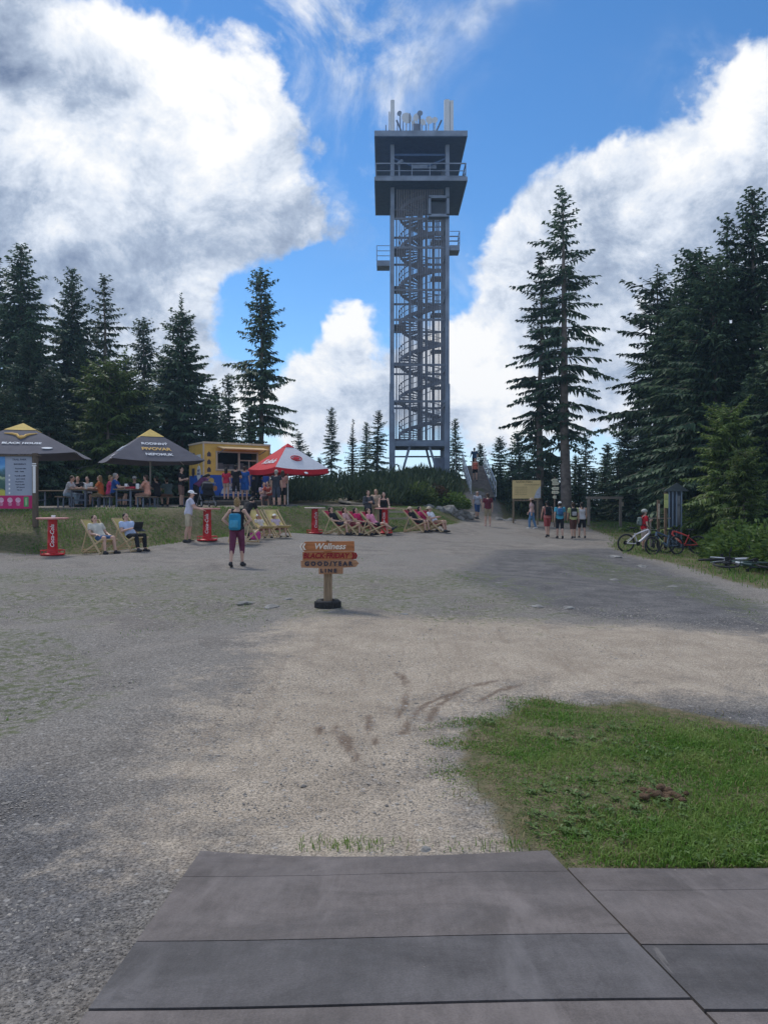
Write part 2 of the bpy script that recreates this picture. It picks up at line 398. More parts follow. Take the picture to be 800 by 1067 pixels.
def masks(x,y):
    yb=np.interp(x,BX,BYB)
    grass=sstep(.5+(y-yb)/.8)
    yt=np.interp(x,BX,BYT)
    # trodden terrace behind the bank, paths
    flat=sstep(.5+(y-yt-.1)/.8)*(1-sstep((y-46)/3))*(1-sstep((x-0.5)/1.5))
    grass=np.maximum(grass*(1-flat), .0)
    road=sstep(.5-(np.abs(x-np.interp(y,[40,46,51,56],[5.0,5.8,6.6,7.0]))-1.2)/.8)*sstep((y-40)/4)*(1-sstep((y-53)/2))
    grass=grass*(1-road)
    grass=np.maximum(grass,soft(VERGE,x,y,.9))
    grass=np.maximum(grass,soft(LAWN,x,y,.45))
    weed=np.maximum(np.maximum(soft(WEED,x,y,1.5),soft(WEED2,x,y,1.6)),soft(WEED3,x,y,1.6))*.75
    weed=np.maximum(weed,(.55*sstep((y-9)/4)*(1-sstep((x-2)/4))*(1-.6*sstep((y-17)/3))))
    tan=soft(TAN,x,y,3.6)
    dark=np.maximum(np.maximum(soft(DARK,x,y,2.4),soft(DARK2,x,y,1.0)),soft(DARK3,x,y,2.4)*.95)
    dirt=flat
    return tan,dark,grass,weed,dirt
SCUFFS=[[(414,698),(422,706),(425,718),(421,732),(413,745)],[(360,762),(364,775),(370,792)],[(352,752),(354,763),(359,776)],[(331,752),(334,762)],[(470,722),(452,727),(438,735),(427,748),(420,764)],[(515,713),(490,717),(470,724),(455,735),(446,750)],[(384,742),(386,760),(392,775)],[(545,716),(520,721),(500,729)]]
def scuff(x,y):
    out=np.zeros(x.shape)
    for ln in SCUFFS:
        P=[gp(*p) for p in ln]
        for a,b in zip(P,P[1:]):
            ex,ey=b[0]-a[0],b[1]-a[1]; t=np.clip(((x-a[0])*ex+(y-a[1])*ey)/(ex*ex+ey*ey),0,1); d=np.hypot(x-a[0]-ex*t,y-a[1]-ey*t)
            out=np.maximum(out,(1-sstep(d/(.05+.05*np.abs(np.sin(x*5+y*3)))))*.8)
    return out
def build_ground():
    ys=np.concatenate([np.arange(-14,1.5,.5),np.arange(1.5,14,.09),np.arange(14,60,.22),60+np.geomspace(.3,200,60)])
    u=np.linspace(-1,1,521); xs=np.sign(u)*(np.abs(u)*18+ (np.abs(u)**7)*230)
    X,Y=np.meshgrid(xs,ys); x,y=X.ravel(),Y.ravel()
    z=ground_arr(x,y)
    # small unevenness
    rng=np.random.default_rng(3)
    for k in range(14):
        a=rng.uniform(0,6.28); s=rng.uniform(.8,5); z=z+.012/s**.5*np.sin((x*math.cos(a)+y*math.sin(a))*s+rng.uniform(0,6))*np.clip((y-3)/4,0.15,1)
    ny,nx=X.shape
    i=np.arange(ny-1)[:,None]*nx+np.arange(nx-1)[None,:]
    faces=np.stack([i,i+1,i+nx+1,i+nx],-1).reshape(-1,4)
    me=mesh_arr('ground',np.stack([x,y,z],1),faces)
    me.polygons.foreach_set('use_smooth',np.ones(len(faces),bool))
    for nm,arr in zip(('tan','dark','grass','weed','dirt','scuff'),(*masks(x,y),scuff(x,y))):
        at_=me.attributes.new(nm,'FLOAT','POINT'); at_.data.foreach_set('value',arr.astype(np.float32))
    o=obj('ground',me,ground_mat()); o['kind']='structure'
    return o
def ground_mat():
    m,nt,b=nodes_of('gravel_ground'); N,L=nt.nodes.new,nt.links.new
    tc=N('ShaderNodeTexCoord'); V=tc.outputs['Object']
    def noise(scale,detail=6,rough=.55,dist=0):
        n=N('ShaderNodeTexNoise'); n.inputs['Scale'].default_value=scale; n.inputs['Detail'].default_value=detail; n.inputs['Roughness'].default_value=rough
        n.inputs['Distortion'].default_value=dist; L(V,n.inputs['Vector']); return n.outputs['Fac']
    def attr(nm):
        a=N('ShaderNodeAttribute'); a.attribute_name=nm; return a.outputs['Fac']
    def mp(x,a,b_,c=0,d=1):
        r=N('ShaderNodeMapRange'); r.interpolation_type='SMOOTHSTEP'; r.inputs[1].default_value=a; r.inputs[2].default_value=b_; r.inputs[3].default_value=c; r.inputs[4].default_value=d
        L(x,r.inputs[0]); return r.outputs[0]
    def mm(op,a,b_):
        n=N('ShaderNodeMath'); n.operation=op
        for i,q in enumerate((a,b_)):
            if isinstance(q,(int,float)): n.inputs[i].default_value=q
            else: L(q,n.inputs[i])
        return n.outputs[0]
    def mix(f,a,b_):
        n=N('ShaderNodeMix'); n.data_type='RGBA'
        if isinstance(f,float): n.inputs[0].default_value=f
        else: L(f,n.inputs[0])
        for i,q in ((6,a),(7,b_)):
            if isinstance(q,tuple): n.inputs[i].default_value=(*q,1)
            else: L(q,n.inputs[i])
        return n.outputs[2]
    def scale(c,f):
        n=N('ShaderNodeVectorMath'); n.operation='SCALE'; L(c,n.inputs[0]); L(f,n.inputs['Scale']); return n.outputs[0]
    n_big=noise(.35,5,.6,.4); n_mid=noise(1.6,7,.62); n_fine=noise(9,6,.65); n_grit=noise(55,3,.7)
    vo=N('ShaderNodeTexVoronoi'); vo.inputs['Scale'].default_value=64; vo.inputs['Randomness'].default_value=1; L(V,vo.inputs['Vector'])
    sv=N('ShaderNodeSeparateColor'); L(vo.outputs['Color'],sv.inputs[0])
    stone=mp(sv.outputs[0],0,1,.76,1.26)
    v2=N('ShaderNodeTexVoronoi'); v2.inputs['Scale'].default_value=15; L(V,v2.inputs['Vector'])
    s2=N('ShaderNodeSeparateColor'); L(v2.outputs['Color'],s2.inputs[0])
    big_st=mm('MULTIPLY',mp(s2.outputs[0],.80,.84),mp(v2.outputs['Distance'],.30,.18))
    grey=mix(mp(n_mid,.35,.7),(.178,.160,.143),(.280,.252,.222))
    grey=mix(mp(n_big,.35,.65),grey,(.225,.208,.188))
    tan=mix(mp(n_mid,.3,.7),(.35,.288,.222),(.45,.378,.296))
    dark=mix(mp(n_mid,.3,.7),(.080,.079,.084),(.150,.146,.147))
    def edge(nm,k=.5):
        return mp(mm('ADD',attr(nm),mm('MULTIPLY',mm('SUBTRACT',mm('ADD',mm('MULTIPLY',n_mid,.6),mm('MULTIPLY',n_fine,.4)),.5),k*2)),.25,.75)
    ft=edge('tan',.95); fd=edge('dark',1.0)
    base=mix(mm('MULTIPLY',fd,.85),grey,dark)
    base=mix(mm('MULTIPLY',ft,.85),base,tan)
    dirtc=mix(mp(n_mid,.3,.7),(.15,.125,.10),(.28,.24,.20))
    base=mix(mm('MULTIPLY',attr('dirt'),.9),base,dirtc)
    # stones show less where dust covers them
    sf=mix(mm('MULTIPLY',ft,.65),stone,(1.0,1.0,1.0))
    mul=N('ShaderNodeMix'); mul.data_type='RGBA'; mul.blend_type='MULTIPLY'; mul.inputs[0].default_value=1; L(base,mul.inputs[6]); L(sf,mul.inputs[7]); base=mul.outputs[2]
    base=scale(base,mp(n_grit,.25,.75,.62,1.38))
    base=mix(mm('MULTIPLY',big_st,.6),base,(.42,.40,.38))
    # reddish scuffs of braking tyres on the dust
    mpg=N('ShaderNodeMapping'); mpg.inputs['Rotation'].default_value=(0,0,R(-9)); mpg.inputs['Scale'].default_value=(5,.6,1); L(V,mpg.inputs[0])
    ns=N('ShaderNodeTexNoise'); ns.inputs['Scale'].default_value=1.3; ns.inputs['Detail'].default_value=4; L(mpg.outputs[0],ns.inputs['Vector'])
    base=mix(mm('MULTIPLY',mm('MULTIPLY',mp(ns.outputs['Fac'],.56,.68),ft),.28),base,(.24,.185,.14))
    sc_=attr('scuff')
    base=mix(mm('MULTIPLY',mp(mm('ADD',sc_,mm('MULTIPLY',mm('SUBTRACT',mm('ADD',mm('MULTIPLY',n_fine,.6),mm('MULTIPLY',n_mid,.4)),.5),1.3)),.20,.80),.78),base,(.135,.092,.066))
    soil=mix(mp(n_fine,.3,.7),(.070,.085,.030),(.19,.15,.095))
    fg=edge('grass',1.2)
    base=mix(fg,base,soil)
    fw=mm('MULTIPLY',mp(mm('ADD',mm('MULTIPLY',attr('weed'),.5),mm('MULTIPLY',n_mid,.8)),.58,.70),mp(n_fine,.44,.60))
    base=mix(mm('MULTIPLY',fw,.8),base,(.10,.120,.048))
    L(base,b.inputs['Base Color']); b.inputs['Roughness'].default_value=.92; b.inputs['Specular IOR Level'].default_value=.2
    h=mm('ADD',mm('MULTIPLY',mp(vo.outputs['Distance'],.5,.0),.5),mm('ADD',mm('MULTIPLY',n_fine,.8),mm('MULTIPLY',n_grit,.35)))
    bp=N('ShaderNodeBump'); bp.inputs['Strength'].default_value=.9; bp.inputs['Distance'].default_value=.02
    L(h,bp.inputs['Height']); L(bp.outputs[0],b.inputs['Normal'])
    return m
GROUND=build_ground()

# loose stones lying on the gravel
def pebbles():
    rng=np.random.default_rng(11)
    n=110000
    d=rng.uniform(0,1,n)**1.6*12+1.6; u=rng.uniform(-.58,.58,n); x=u*d; y=d
    tan,dark,grass,weed,dirt=masks(x,y)
    keep=(rng.uniform(0,1,n)<np.clip(1.0-.72*tan+.3*dark,0,1))&(grass<.35)
    onr=((np.abs(x)<.98)&(y<4.16)&(y>2.0))|((x>.97)&(x<3.5)&(y<3.95)&(y>2.0)); k2=rng.uniform(0,1,n)<.10*np.exp(-np.maximum(4.15-y,0)/.08)
    keep=np.where(onr,k2,keep&~((np.abs(x)<1.02)&(y<4.25))&~((x>.9)&(y<4.1)))
    zr_=np.where(onr,.016+(4.18-y)*.18-np.where(x>.96,.036,0),-9)
    x,y,tan,zr_,onr=x[keep],y[keep],tan[keep],zr_[keep],onr[keep]; n=len(x)
    s=np.clip(rng.lognormal(-5.25,.45,n),.0025,.03)*np.clip(.75+y*.035,.8,1.4)
    s=np.where(onr,np.minimum(s,.0045),s); z=np.where(onr,zr_,ground_arr(x,y))
    base=np.array([(1,0,0),(0,1,0),(-1,0,0),(0,-1,0),(0,0,.75),(0,0,-.5)],float)
    j=base[None]*rng.uniform(.6,1.3,(n,6,1))+rng.uniform(-.22,.22,(n,6,3))
    a=rng.uniform(0,6.28,n); ca,sa=np.cos(a),np.sin(a)
    jx=(j[...,0]*ca[:,None]-j[...,1]*sa[:,None])*1.15; jy=j[...,0]*sa[:,None]+j[...,1]*ca[:,None]
    V=np.stack([jx*s[:,None]+x[:,None],jy*s[:,None]+y[:,None],j[...,2]*s[:,None]*.8+z[:,None]],-1).reshape(-1,3)
    f=np.array([(0,1,4),(1,2,4),(2,3,4),(3,0,4)]); Fc=(np.arange(n)[:,None,None]*6+f[None]).reshape(-1,3)
    me=mesh_arr('gravel',V,Fc)
    o=obj('gravel',me,leafmat('loose_stone',(.15,.143,.138),(.36,.335,.305),.9,0,.0)); tag(o,'loose grey gravel stones scattered over the clearing','gravel',kind='stuff')
pebbles()

# ------------------------------------------------------------------ grass blades
def blades(name,x,y,h,lean,wid,label,mat,seed):
    rng=np.random.default_rng(seed); n=len(x)
    z=ground_arr(x,y)-.01
    a=rng.uniform(0,6.28,n); l=rng.uniform(0,1,n)*lean*h; b=a+rng.uniform(-.6,.6,n)+1.57
    wx,wy=np.cos(b)*wid*.5,np.sin(b)*wid*.5
    lx,ly=np.cos(a)*l,np.sin(a)*l
    P0=np.stack([x-wx,y-wy,z],1); P1=np.stack([x+wx,y+wy,z],1)
    P2=np.stack([x+lx*.35+wx*.8,y+ly*.35+wy*.8,z+h*.6],1); P3=np.stack([x+lx*.35-wx*.8,y+ly*.35-wy*.8,z+h*.6],1)
    P4=np.stack([x+lx,y+ly,z+h*np.clip(1-l/h*.35,.4,1)],1)
    V=np.stack([P0,P1,P2,P3,P4],1).reshape(-1,3)
    i=np.arange(n)[:,None]*5
    F4=(i+np.array([[0,1,2,3]])); F3=(i+np.array([[3,2,4,4]]))
    tri=np.concatenate([F4[:,[0,1,2]],F4[:,[0,2,3]],F3[:,:3]])
    me=mesh_arr(name,V,tri)
    o=obj(name,me,mat); tag(o,label,'grass',kind='stuff'); return o
GR=leafmat('grass_blade',(.055,.145,.014),(.180,.330,.055),.55,.35,0,(2.2,(.215,.300,.075)))
GR2=leafmat('bank_grass_blade',(.058,.150,.022),(.175,.305,.060),.6,.35,0,(.9,(.180,.240,.075)))
DRY=leafmat('dry_grass_blade',(.16,.13,.06),(.30,.25,.13),.7,.2,0)
def scatter(n,x0,x1,y0,y1,fn,seed):
    rng=np.random.default_rng(seed); x=rng.uniform(x0,x1,n); y=rng.uniform(y0,y1,n)
    p=fn(x,y); k=rng.uniform(0,1,n)<p; return x[k],y[k],rng
cl=lambda x,y: .5+.5*np.sin(x*2.1+1.3*np.sin(y*1.7))*np.sin(y*2.6+np.sin(x*1.4))
def lawn_p(x,y):
    c=cl(x*1.7,y*1.9); s=-poly_sd(LAWN,x,y)
    c9=cl(x*3.1+2,y*3.7); e=sstep(.5+(s-.02+.45*(c-.5)+.35*(c9-.5))/.75)
    ramp_=((y<4.20)&(x<.93))|((y<4.02)&(x>=.95))
    bare=cl(x*2.9+1,y*3.3+2); return np.where(ramp_,0,e*np.clip(.55+.6*c-.5*(bare>.8)*(s<.7),.03,1))
x,y,rng=scatter(9000,.3,5.5,3.9,7.6,lawn_p,45)
blades('dry_grass',x,y,.02+.05*rng.uniform(0,1,len(x)),1.6,.006,'dry straw-coloured stalks among the lawn patch beside the ramp',DRY,46)
x,y,rng=scatter(270000,.3,5.5,3.9,7.6,lawn_p,5)
c=cl(x,y); c2=cl(x*2.7+1,y*3.1); s_=np.clip(.25-poly_sd(LAWN,x,y)/.7,.35,1); blades('lawn_grass',x,y,(.018+.046*rng.uniform(0,1,len(x))**1.5)*(.5+.5*c+.4*c2)*s_,1.4,.0045+.004*rng.uniform(0,1,len(x)),'short green grass of the trodden patch beside the ramp',GR,6)
def bank_p(x,y):
    t,d,gr,w,dirt=masks(x,y); c=cl(x*.8,y*.9)
    return gr*(.35+.65*c)
x,y,rng=scatter(330000,-24,5.2,22,46,lambda x,y:bank_p(x,y)*(y<np.interp(x,BX,BYT)+1),7)
blades('bank_grass',x,y,.045+.11*rng.uniform(0,1,len(x))*cl(x*.8,y*.9),.9,.018,'rough green grass on the bank below the terrace',GR2,8)
x,y,rng=scatter(120000,5,26,14,60,bank_p,9)
blades('verge_grass',x,y,.06+.2*rng.uniform(0,1,len(x))*cl(x,y),.8,.02,'green grass verge along the forest edge by the bicycles',GR2,10)
def weed_p(x,y):
    t,d,gr,w,dirt=masks(x,y); c=cl(x*2.3,y*2.1)*cl(x*.9+2,y*1.1)
    return w*np.clip(c*2.4-.75,0,1)*(gr<.3)
x,y,rng=scatter(110000,-12,10,5,26,weed_p,12)
blades('weed_grass',x,y,.015+.03*rng.uniform(0,1,len(x)),1.2,.010,'thin weeds growing through the gravel',GR2,13)
x,y,rng=scatter(700,-.75,.8,4.17,4.33,lambda x,y:np.clip(cl(x*3,y*0+2)*1.6-.5,0,1),14)
blades('ramp_edge_grass',x,y,.02+.06*rng.uniform(0,1,len(x)),.9,.006,'tufts of grass along the foot of the ramp',GR,15)

# low broad-leaved weeds in the lawn and a clod of dug earth
def rosettes():
    rng=np.random.default_rng(61); x,y,_=scatter(2600,.3,5.5,3.95,7.4,lambda x,y:lawn_p(x,y)*(cl(x*1.3+4,y*1.1+1)>.55),62); V=[]
    n=len(x); k=6
    X=np.repeat(x,k); Y=np.repeat(y,k); Z=ground_arr(X,Y)+.012; a=rng.uniform(0,6.28,n*k); l=rng.uniform(.02,.05,n*k); w=l*.45
    d=np.stack([np.cos(a),np.sin(a)],1); s_=np.stack([-d[:,1],d[:,0]],1); P=np.stack([X,Y],1)
    up=rng.uniform(.1,.7,n*k)*l
    q=[np.column_stack([P,Z]),np.column_stack([P+d*(l*.55)[:,None]+s_*w[:,None]*.5,Z+up]),np.column_stack([P+d*l[:,None],Z+up*.8]),np.column_stack([P+d*(l*.55)[:,None]-s_*w[:,None]*.5,Z+up])]
    me=mesh_arr('clover_weeds',np.stack(q,1).reshape(-1,3),np.arange(n*k*4).reshape(-1,4)); o=obj('clover_weeds',me,leafmat('weed_leaf',(.06,.12,.025),(.15,.23,.07),.5,.25,0)); tag(o,'small broad-leaved weeds growing in the lawn patch','weeds',kind='stuff')
rosettes()
def clod():
    x,y=gp(686,832); rng=random.Random(5); m=MB()
    for i in range(26):
        a=rng.uniform(0,6.28); q=rng.uniform(0,.16); r_=rng.uniform(.012,.035); xx,yy=q*math.cos(a)*1.3,q*math.sin(a)*.8
        m.ell((xx,yy,.012+rng.uniform(0,.02)),(r_*1.3,r_,r_*.7),7,5,Matrix.Rotation(rng.uniform(0,3),3,'Z'))
    o=obj('earth_clod',m,M('brown_earth',(.12,.075,.045),.95,.4,30,.8)); o.location=(x,y,g(x,y)); tag(o,'clump of brown dug earth lying in the lawn patch','earth',kind='stuff')
clod()
# ------------------------------------------------------------------ wooden ramps in front
def board_mat(name,rgb):
    m,nt,b=nodes_of(name); N,L=nt.nodes.new,nt.links.new
    tc=N('ShaderNodeTexCoord'); V=tc.outputs['Object']
    def noise(sc,det=6,rough=.6,dist=0.0):
        mp=N('ShaderNodeMapping'); mp.inputs['Scale'].default_value=sc; L(V,mp.inputs[0])
        n=N('ShaderNodeTexNoise'); n.inputs['Scale'].default_value=1; n.inputs['Detail'].default_value=det; n.inputs['Roughness'].default_value=rough; n.inputs['Distortion'].default_value=dist
        L(mp.outputs[0],n.inputs['Vector']); return n.outputs['Fac']
    def rng_(x,a,b_,c,d):
        r=N('ShaderNodeMapRange'); r.interpolation_type='SMOOTHSTEP'
        for i,q in zip((1,2,3,4),(a,b_,c,d)): r.inputs[i].default_value=q
        L(x,r.inputs[0]); return r.outputs[0]
    def mul(c,f):
        n=N('ShaderNodeVectorMath'); n.operation='SCALE'; L(c,n.inputs[0]); L(f,n.inputs['Scale']); return n.outputs[0]
    def mix(f,a,c):
        n=N('ShaderNodeMix'); n.data_type='RGBA'; L(f,n.inputs[0]); L(a,n.inputs[6]); n.inputs[7].default_value=(*c,1); return n.outputs[2]
    base=N('ShaderNodeRGB'); base.outputs[0].default_value=(*rgb,1)
    c=mul(base.outputs[0],rng_(noise((1.3,2.0,2),7,.65,.5),.3,.7,.72,1.32))
    c=mul(c,rng_(noise((26,5,9),5,.7),.3,.7,.90,1.11))            # grain across the boards
    c=mul(c,rng_(noise((120,120,120),3,.7),.3,.7,.85,1.15))
    c=mix(rng_(noise((3.2,.55,1),5,.6,.7),.56,.74,0,.55),c,tuple(q*1.75+.02 for q in rgb))   # dusty wheel streaks
    c=mix(rng_(noise((2.2,2.6,1),8,.7,1.2),.60,.70,0,.45),c,tuple(q*.5 for q in rgb))          # stains
    c=mix(rng_(noise((14,1.1,1),4,.5,1.5),.74,.78,0,.4),c,(.24,.225,.21))                      # scratches
    c=mix(rng_(noise((38,38,38),4,.75),.66,.74,0,.5),c,(.30,.27,.235))                          # grit carried on by tyres
    L(c,b.inputs['Base Color']); L(rng_(noise((2,2,2),5),.3,.7,.55,.85),b.inputs['Roughness']); b.inputs['Specular IOR Level'].default_value=.3
    bp=N('ShaderNodeBump'); bp.inputs['Strength'].default_value=.35; bp.inputs['Distance'].default_value=.006
    L(noise((60,45,40),6,.7),bp.inputs['Height']); L(bp.outputs[0],b.inputs['Normal'])
    return m
RAMP=board_mat('ramp_board',(.128,.111,.106))
RAMPD=board_mat('ramp_board_dark',(.092,.086,.088))
SKEW=.025
def rz(y): return max(.012,.012+(4.18-y)*.18) if y>0 else .012+4.18*.18
def ramp(name,label,xl,xr,joints,drop):
    """joints: list of (y near, y far, dark) boards; xl/xr give edges as functions of y"""
    t=thing(name,label,'ramp',((xl(3)+xr(3))/2,3,0))
    ox=(xl(3)+xr(3))/2
    for (y0,y1,mt,lift) in joints:
        mb=MB(); n=6; nc=9; vs=[]
        th=.03
        for k in range(n+1):
            yy=y0+(y1-y0)*k/n
            for q in range(nc):
                sx_=-1+2*q/(nc-1); f=k/n
                # joints run a little askew; the foot of the ramp bows in the middle
                ys=yy+(SKEW*sx_ if y0>0 and not(k==n and y1>3.9) else 0)-(.07*(1-sx_*sx_)*f if y1>4.1 else 0)
                xx=xl(yy)+(xr(yy)-xl(yy))*(sx_+1)/2
                zt=rz(yy)-drop+lift*(1-f)+.004*math.sin(xx*3)
                vs+=[(xx-ox,ys-3,zt),(xx-ox,ys-3,max(zt-th,-.03))]
        fs=[]; row=2*nc
        for k in range(n):
            for q in range(nc-1):
                a=k*row+2*q; b=a+row
                fs+=[(a,a+2,b+2,b),(a+1,b+1,b+3,a+3)]
            a=k*row; b=a+row; fs+=[(a,b,b+1,a+1)]; a+=row-2; b+=row-2; fs+=[(a,a+1,b+1,b)]
        for q in range(nc-1):
            a=2*q; fs+=[(a,a+1,a+3,a+2)]; a+=n*row; fs+=[(a,a+2,a+3,a+1)]
        mb.add(vs,fs); obj('board',mb,mt,t)
    mb=MB()
    for xx in (xl(3)+.06,(xl(3)+xr(3))/2,xr(3)-.06):
        k=[(4.0,-.02),(4.0,rz(4.0)-drop-.034),(0,rz(0)-drop-.034),(-1.8,rz(0)-drop-.034),(-1.8,-.02)]
        mb.prism([(p[0]-3,p[1]) for p in k],.045,(xx-ox,0,0),(0,1,0),(0,0,1))
    obj('joist',mb,wood('ramp_joist',(.2,.15,.1),1),t)
    return t
ramp('bike_ramp','wide dark board ramp with a black gap between two boards, grass tufts at its foot',lambda y:-1.0+(4.18-y)*.046,lambda y:.89+(4.18-y)*.046,
     [(3.76,4.18,RAMP,0),(2.945,3.755,RAMP,.002),(2.402,2.942,RAMPD,.003),(1.75,2.390,RAMP,-.009),(1.1,1.74,RAMPD,0),(.3,1.09,RAMP,0),(-1.8,.29,RAMP,0)],0)
ramp('bike_ramp','lower board ramp with scratched boards beside the lawn patch',lambda y:.945+(4.18-y)*.046,lambda y:3.6,
     [(3.66,3.98,RAMP,0),(3.0,3.655,RAMP,.003),(2.47,2.995,RAMPD,.003),(1.75,2.455,RAMP,0),(1.1,1.74,RAMPD,0),(.3,1.09,RAMP,0),(-1.8,.29,RAMP,0)],.036)
# ------------------------------------------------------------------ conifers
NEEDLE=leafmat('spruce_needles',(.030,.064,.044),(.110,.178,.094),.6,.22,.25)
NEEDLE_PALE=leafmat('pale_spruce_needles',(.050,.095,.022),(.170,.235,.065),.6,.3,.2)
BUSH=leafmat('bush_leaves',(.050,.105,.020),(.160,.240,.055),.5,.3,.2)
BARK=M('spruce_bark',(.19,.16,.14),.95,.45,3,.8,bscale=14)
def kites(P,Dr,Ln,Wd,roll,rng,bend=.25):
    """n elongated leaf shapes from P along Dr"""
    Dr=Dr/np.linalg.norm(Dr,axis=1,keepdims=True)
    a=np.where(np.abs(Dr[:,2:3])<.9,np.array([[0,0,1.]]),np.array([[1.,0,0]]))
    u=np.cross(Dr,a); u/=np.linalg.norm(u,axis=1,keepdims=True); v=np.cross(u,Dr)
    s=np.cos(roll)[:,None]*u+np.sin(roll)[:,None]*v
    mid=P+Dr*(Ln*.45)[:,None]; tip=P+Dr*Ln[:,None]; tip[:,2]-=Ln*bend
    V=np.stack([P,mid+s*(Wd*.5)[:,None],tip,mid-s*(Wd*.5)[:,None]],1)
    return V.reshape(-1,3)
def spruce_data(seed,H,Rm,base=.08,dens=1.0,droop=.35,shape=1.0,gap=.15,ls=1.0,spire=0.0,top=.9,rag=.3,step=1.0,skirt=.45):
    rng=np.random.default_rng(seed)
    P=[];D=[];Ln=[];Wd=[];Ro=[]; limbs=MB()
    lean=rng.uniform(-.012,.012,2)
    def axis(z): return np.array([lean[0]*z+.04*math.sin(z*.7+seed),lean[1]*z+.04*math.cos(z*.6+seed),z])
    z=base*H; zt=H*(1-spire)
    while z<zt-.15:
        t=(z-base*H)/(zt-base*H)
        prof=((1-t)**shape)*(min(1,skirt+t*2.6*(1 if skirt>.4 else .75))) + .03
        n=rng.integers(5,8) if t<.93 else 4
        a0=rng.uniform(0,6.28)
        for k in range(n):
            if rng.uniform()<gap*(1-.6*t): continue
            az=a0+6.283*k/n+rng.uniform(-.4,.4)
            L=Rm*prof*rng.uniform(1-rag*1.6,1+rag*.6)+.12
            if rng.uniform()<.06*(rag/.3): L*=1.35
            e0=np.interp(t,[0,.35,.8,1],[-.22,-.02,.35,top])+rng.uniform(-.15,.15)
            dr=droop*np.interp(t,[0,.6,1],[1.0,.8,.15])
            out=np.array([math.cos(az),math.sin(az),0]); o=axis(z)
            def pt(s): return o+out*L*s*(1-.08*s)+np.array([0,0,L*(e0*s-dr*s*s+.30*dr*s**4)])
            limbs.tube([pt(0),pt(.5),pt(.9)],[.018+.012*L,.012+.006*L,.006],3)
            m=max(3,int(L/.15*dens)); ss=np.linspace(.10,1.0,m)+rng.uniform(-.03,.03,m)
            for s in ss:
                p=pt(s); tg=pt(min(s+.03,1.03))-pt(s-.03); tg/=np.linalg.norm(tg)+1e-9
                sd=np.cross(tg,[0,0,1.]); sd/=np.linalg.norm(sd)+1e-9
                l=(.30*L*(1-s)+.22)*rng.uniform(.7,1.25)*ls; l=min(l,.85)
                for sg in (-1,1):
                    d=tg*.75+sd*sg*rng.uniform(.5,1.0)+np.array([0,0,-rng.uniform(.05,.55)])
                    P.append(p);D.append(d);Ln.append(l);Wd.append(rng.uniform(.10,.17)*(.7+.5*ls));Ro.append(rng.uniform(-.6,.6))
                if rng.uniform()<.75:
                    d=tg*.35+sd*rng.uniform(-.4,.4)+np.array([0,0,-1.0])
                    P.append(p);D.append(d);Ln.append(l*.75);Wd.append(rng.uniform(.10,.17));Ro.append(rng.uniform(0,3.14))
                if rng.uniform()<.5:
                    d=tg+np.array([0,0,.25])+sd*rng.uniform(-.3,.3)
                    P.append(p);D.append(d);Ln.append(l*.6);Wd.append(.10);Ro.append(rng.uniform(0,3.14))
        z+=rng.uniform(.28,.46)*(.75+.5*(1-t))*(H/18)**.4*step
    # leader
    for q in np.linspace(zt-.7,H-.02,max(6,int((H-zt+.7)/.12))):
        for k in range(4):
            az=rng.uniform(0,6.28); P.append(axis(q)); D.append([math.cos(az)*.6,math.sin(az)*.6,.8]); Ln.append(.22+.12*(H-q)); Wd.append(.08); Ro.append(rng.uniform(0,3))
    V=kites(np.array(P),np.array(D,float),np.array(Ln),np.array(Wd),np.array(Ro),rng)
    me=mesh_arr('crown',V,np.arange(len(V)).reshape(-1,4))
    r0=.011*H+.05
    zs=np.linspace(-.4,H*.985,14)
    limbs.tube([axis(q) for q in zs],[r0*(1.25 if q<0.2 else 1)*(1-.93*max(q,0)/H) for q in zs],9)
    return me,limbs.mesh('trunk')
TREES={}; WIDEN=1.27
def tree_proto(key,needle=None,**kw):
    c,t=spruce_data(**kw); c.materials.append(needle or NEEDLE); t.materials.append(BARK); TREES[key]=(c,t,kw['H'])
def tree(key,px,d,top,label,rot=None,wide=1.0,name='spruce_tree',group='conifers around the clearing',x=None):
    c,t,H=TREES[key]
    X=(px-400)/F*d if x is None else x
    z=g(X,d); h=zpix(top,d)-z; k=h/H
    r=thing(name,label,'tree',(X,d,z-.05),random.uniform(0,6.28) if rot is None else rot,group)
    r.scale=(k*wide*WIDEN*random.uniform(.92,1.08),k*wide*WIDEN*random.uniform(.92,1.08),k)
    obj('trunk',t,None,r); obj('crown',c,None,r)
    return r
tree_proto('tall',seed=1,H=22,Rm=3.25,base=.20,dens=.85,droop=.38,shape=.75,gap=.34,rag=.42,step=1.35,skirt=.28)
tree_proto('tall_b',seed=2,H=18,Rm=2.8,base=.10,dens=.9,droop=.34,shape=.75,gap=.30,rag=.45,step=1.3,skirt=.35)
tree_proto('layered',seed=13,H=15,Rm=3.0,base=.26,dens=.95,droop=.22,shape=.5,gap=.26,rag=.45,top=.6,step=1.25)
tree_proto('sparse',seed=3,H=15,Rm=2.5,base=.10,dens=.95,droop=.22,shape=.55,gap=.28,rag=.45,top=.6)
tree_proto('dense',seed=4,H=17,Rm=3.4,base=.02,dens=1.15,droop=.35,shape=.75,gap=.05,rag=.28)
tree_proto('dense_b',seed=5,H=16,Rm=3.7,base=.02,dens=1.1,droop=.3,shape=.62,gap=.06,rag=.3)
tree_proto('spire',seed=6,H=15,Rm=3.6,base=.02,dens=1.15,droop=.3,shape=.78,gap=.05,spire=.07,rag=.25)
tree_proto('mid',seed=7,H=9,Rm=1.7,base=.03,dens=1.0,droop=.3,shape=.8,gap=.15,rag=.4,ls=.8)
tree_proto('mid_sparse',seed=8,H=8,Rm=1.25,base=.06,dens=.9,droop=.15,shape=.6,gap=.3,rag=.5,ls=.75,top=.5)
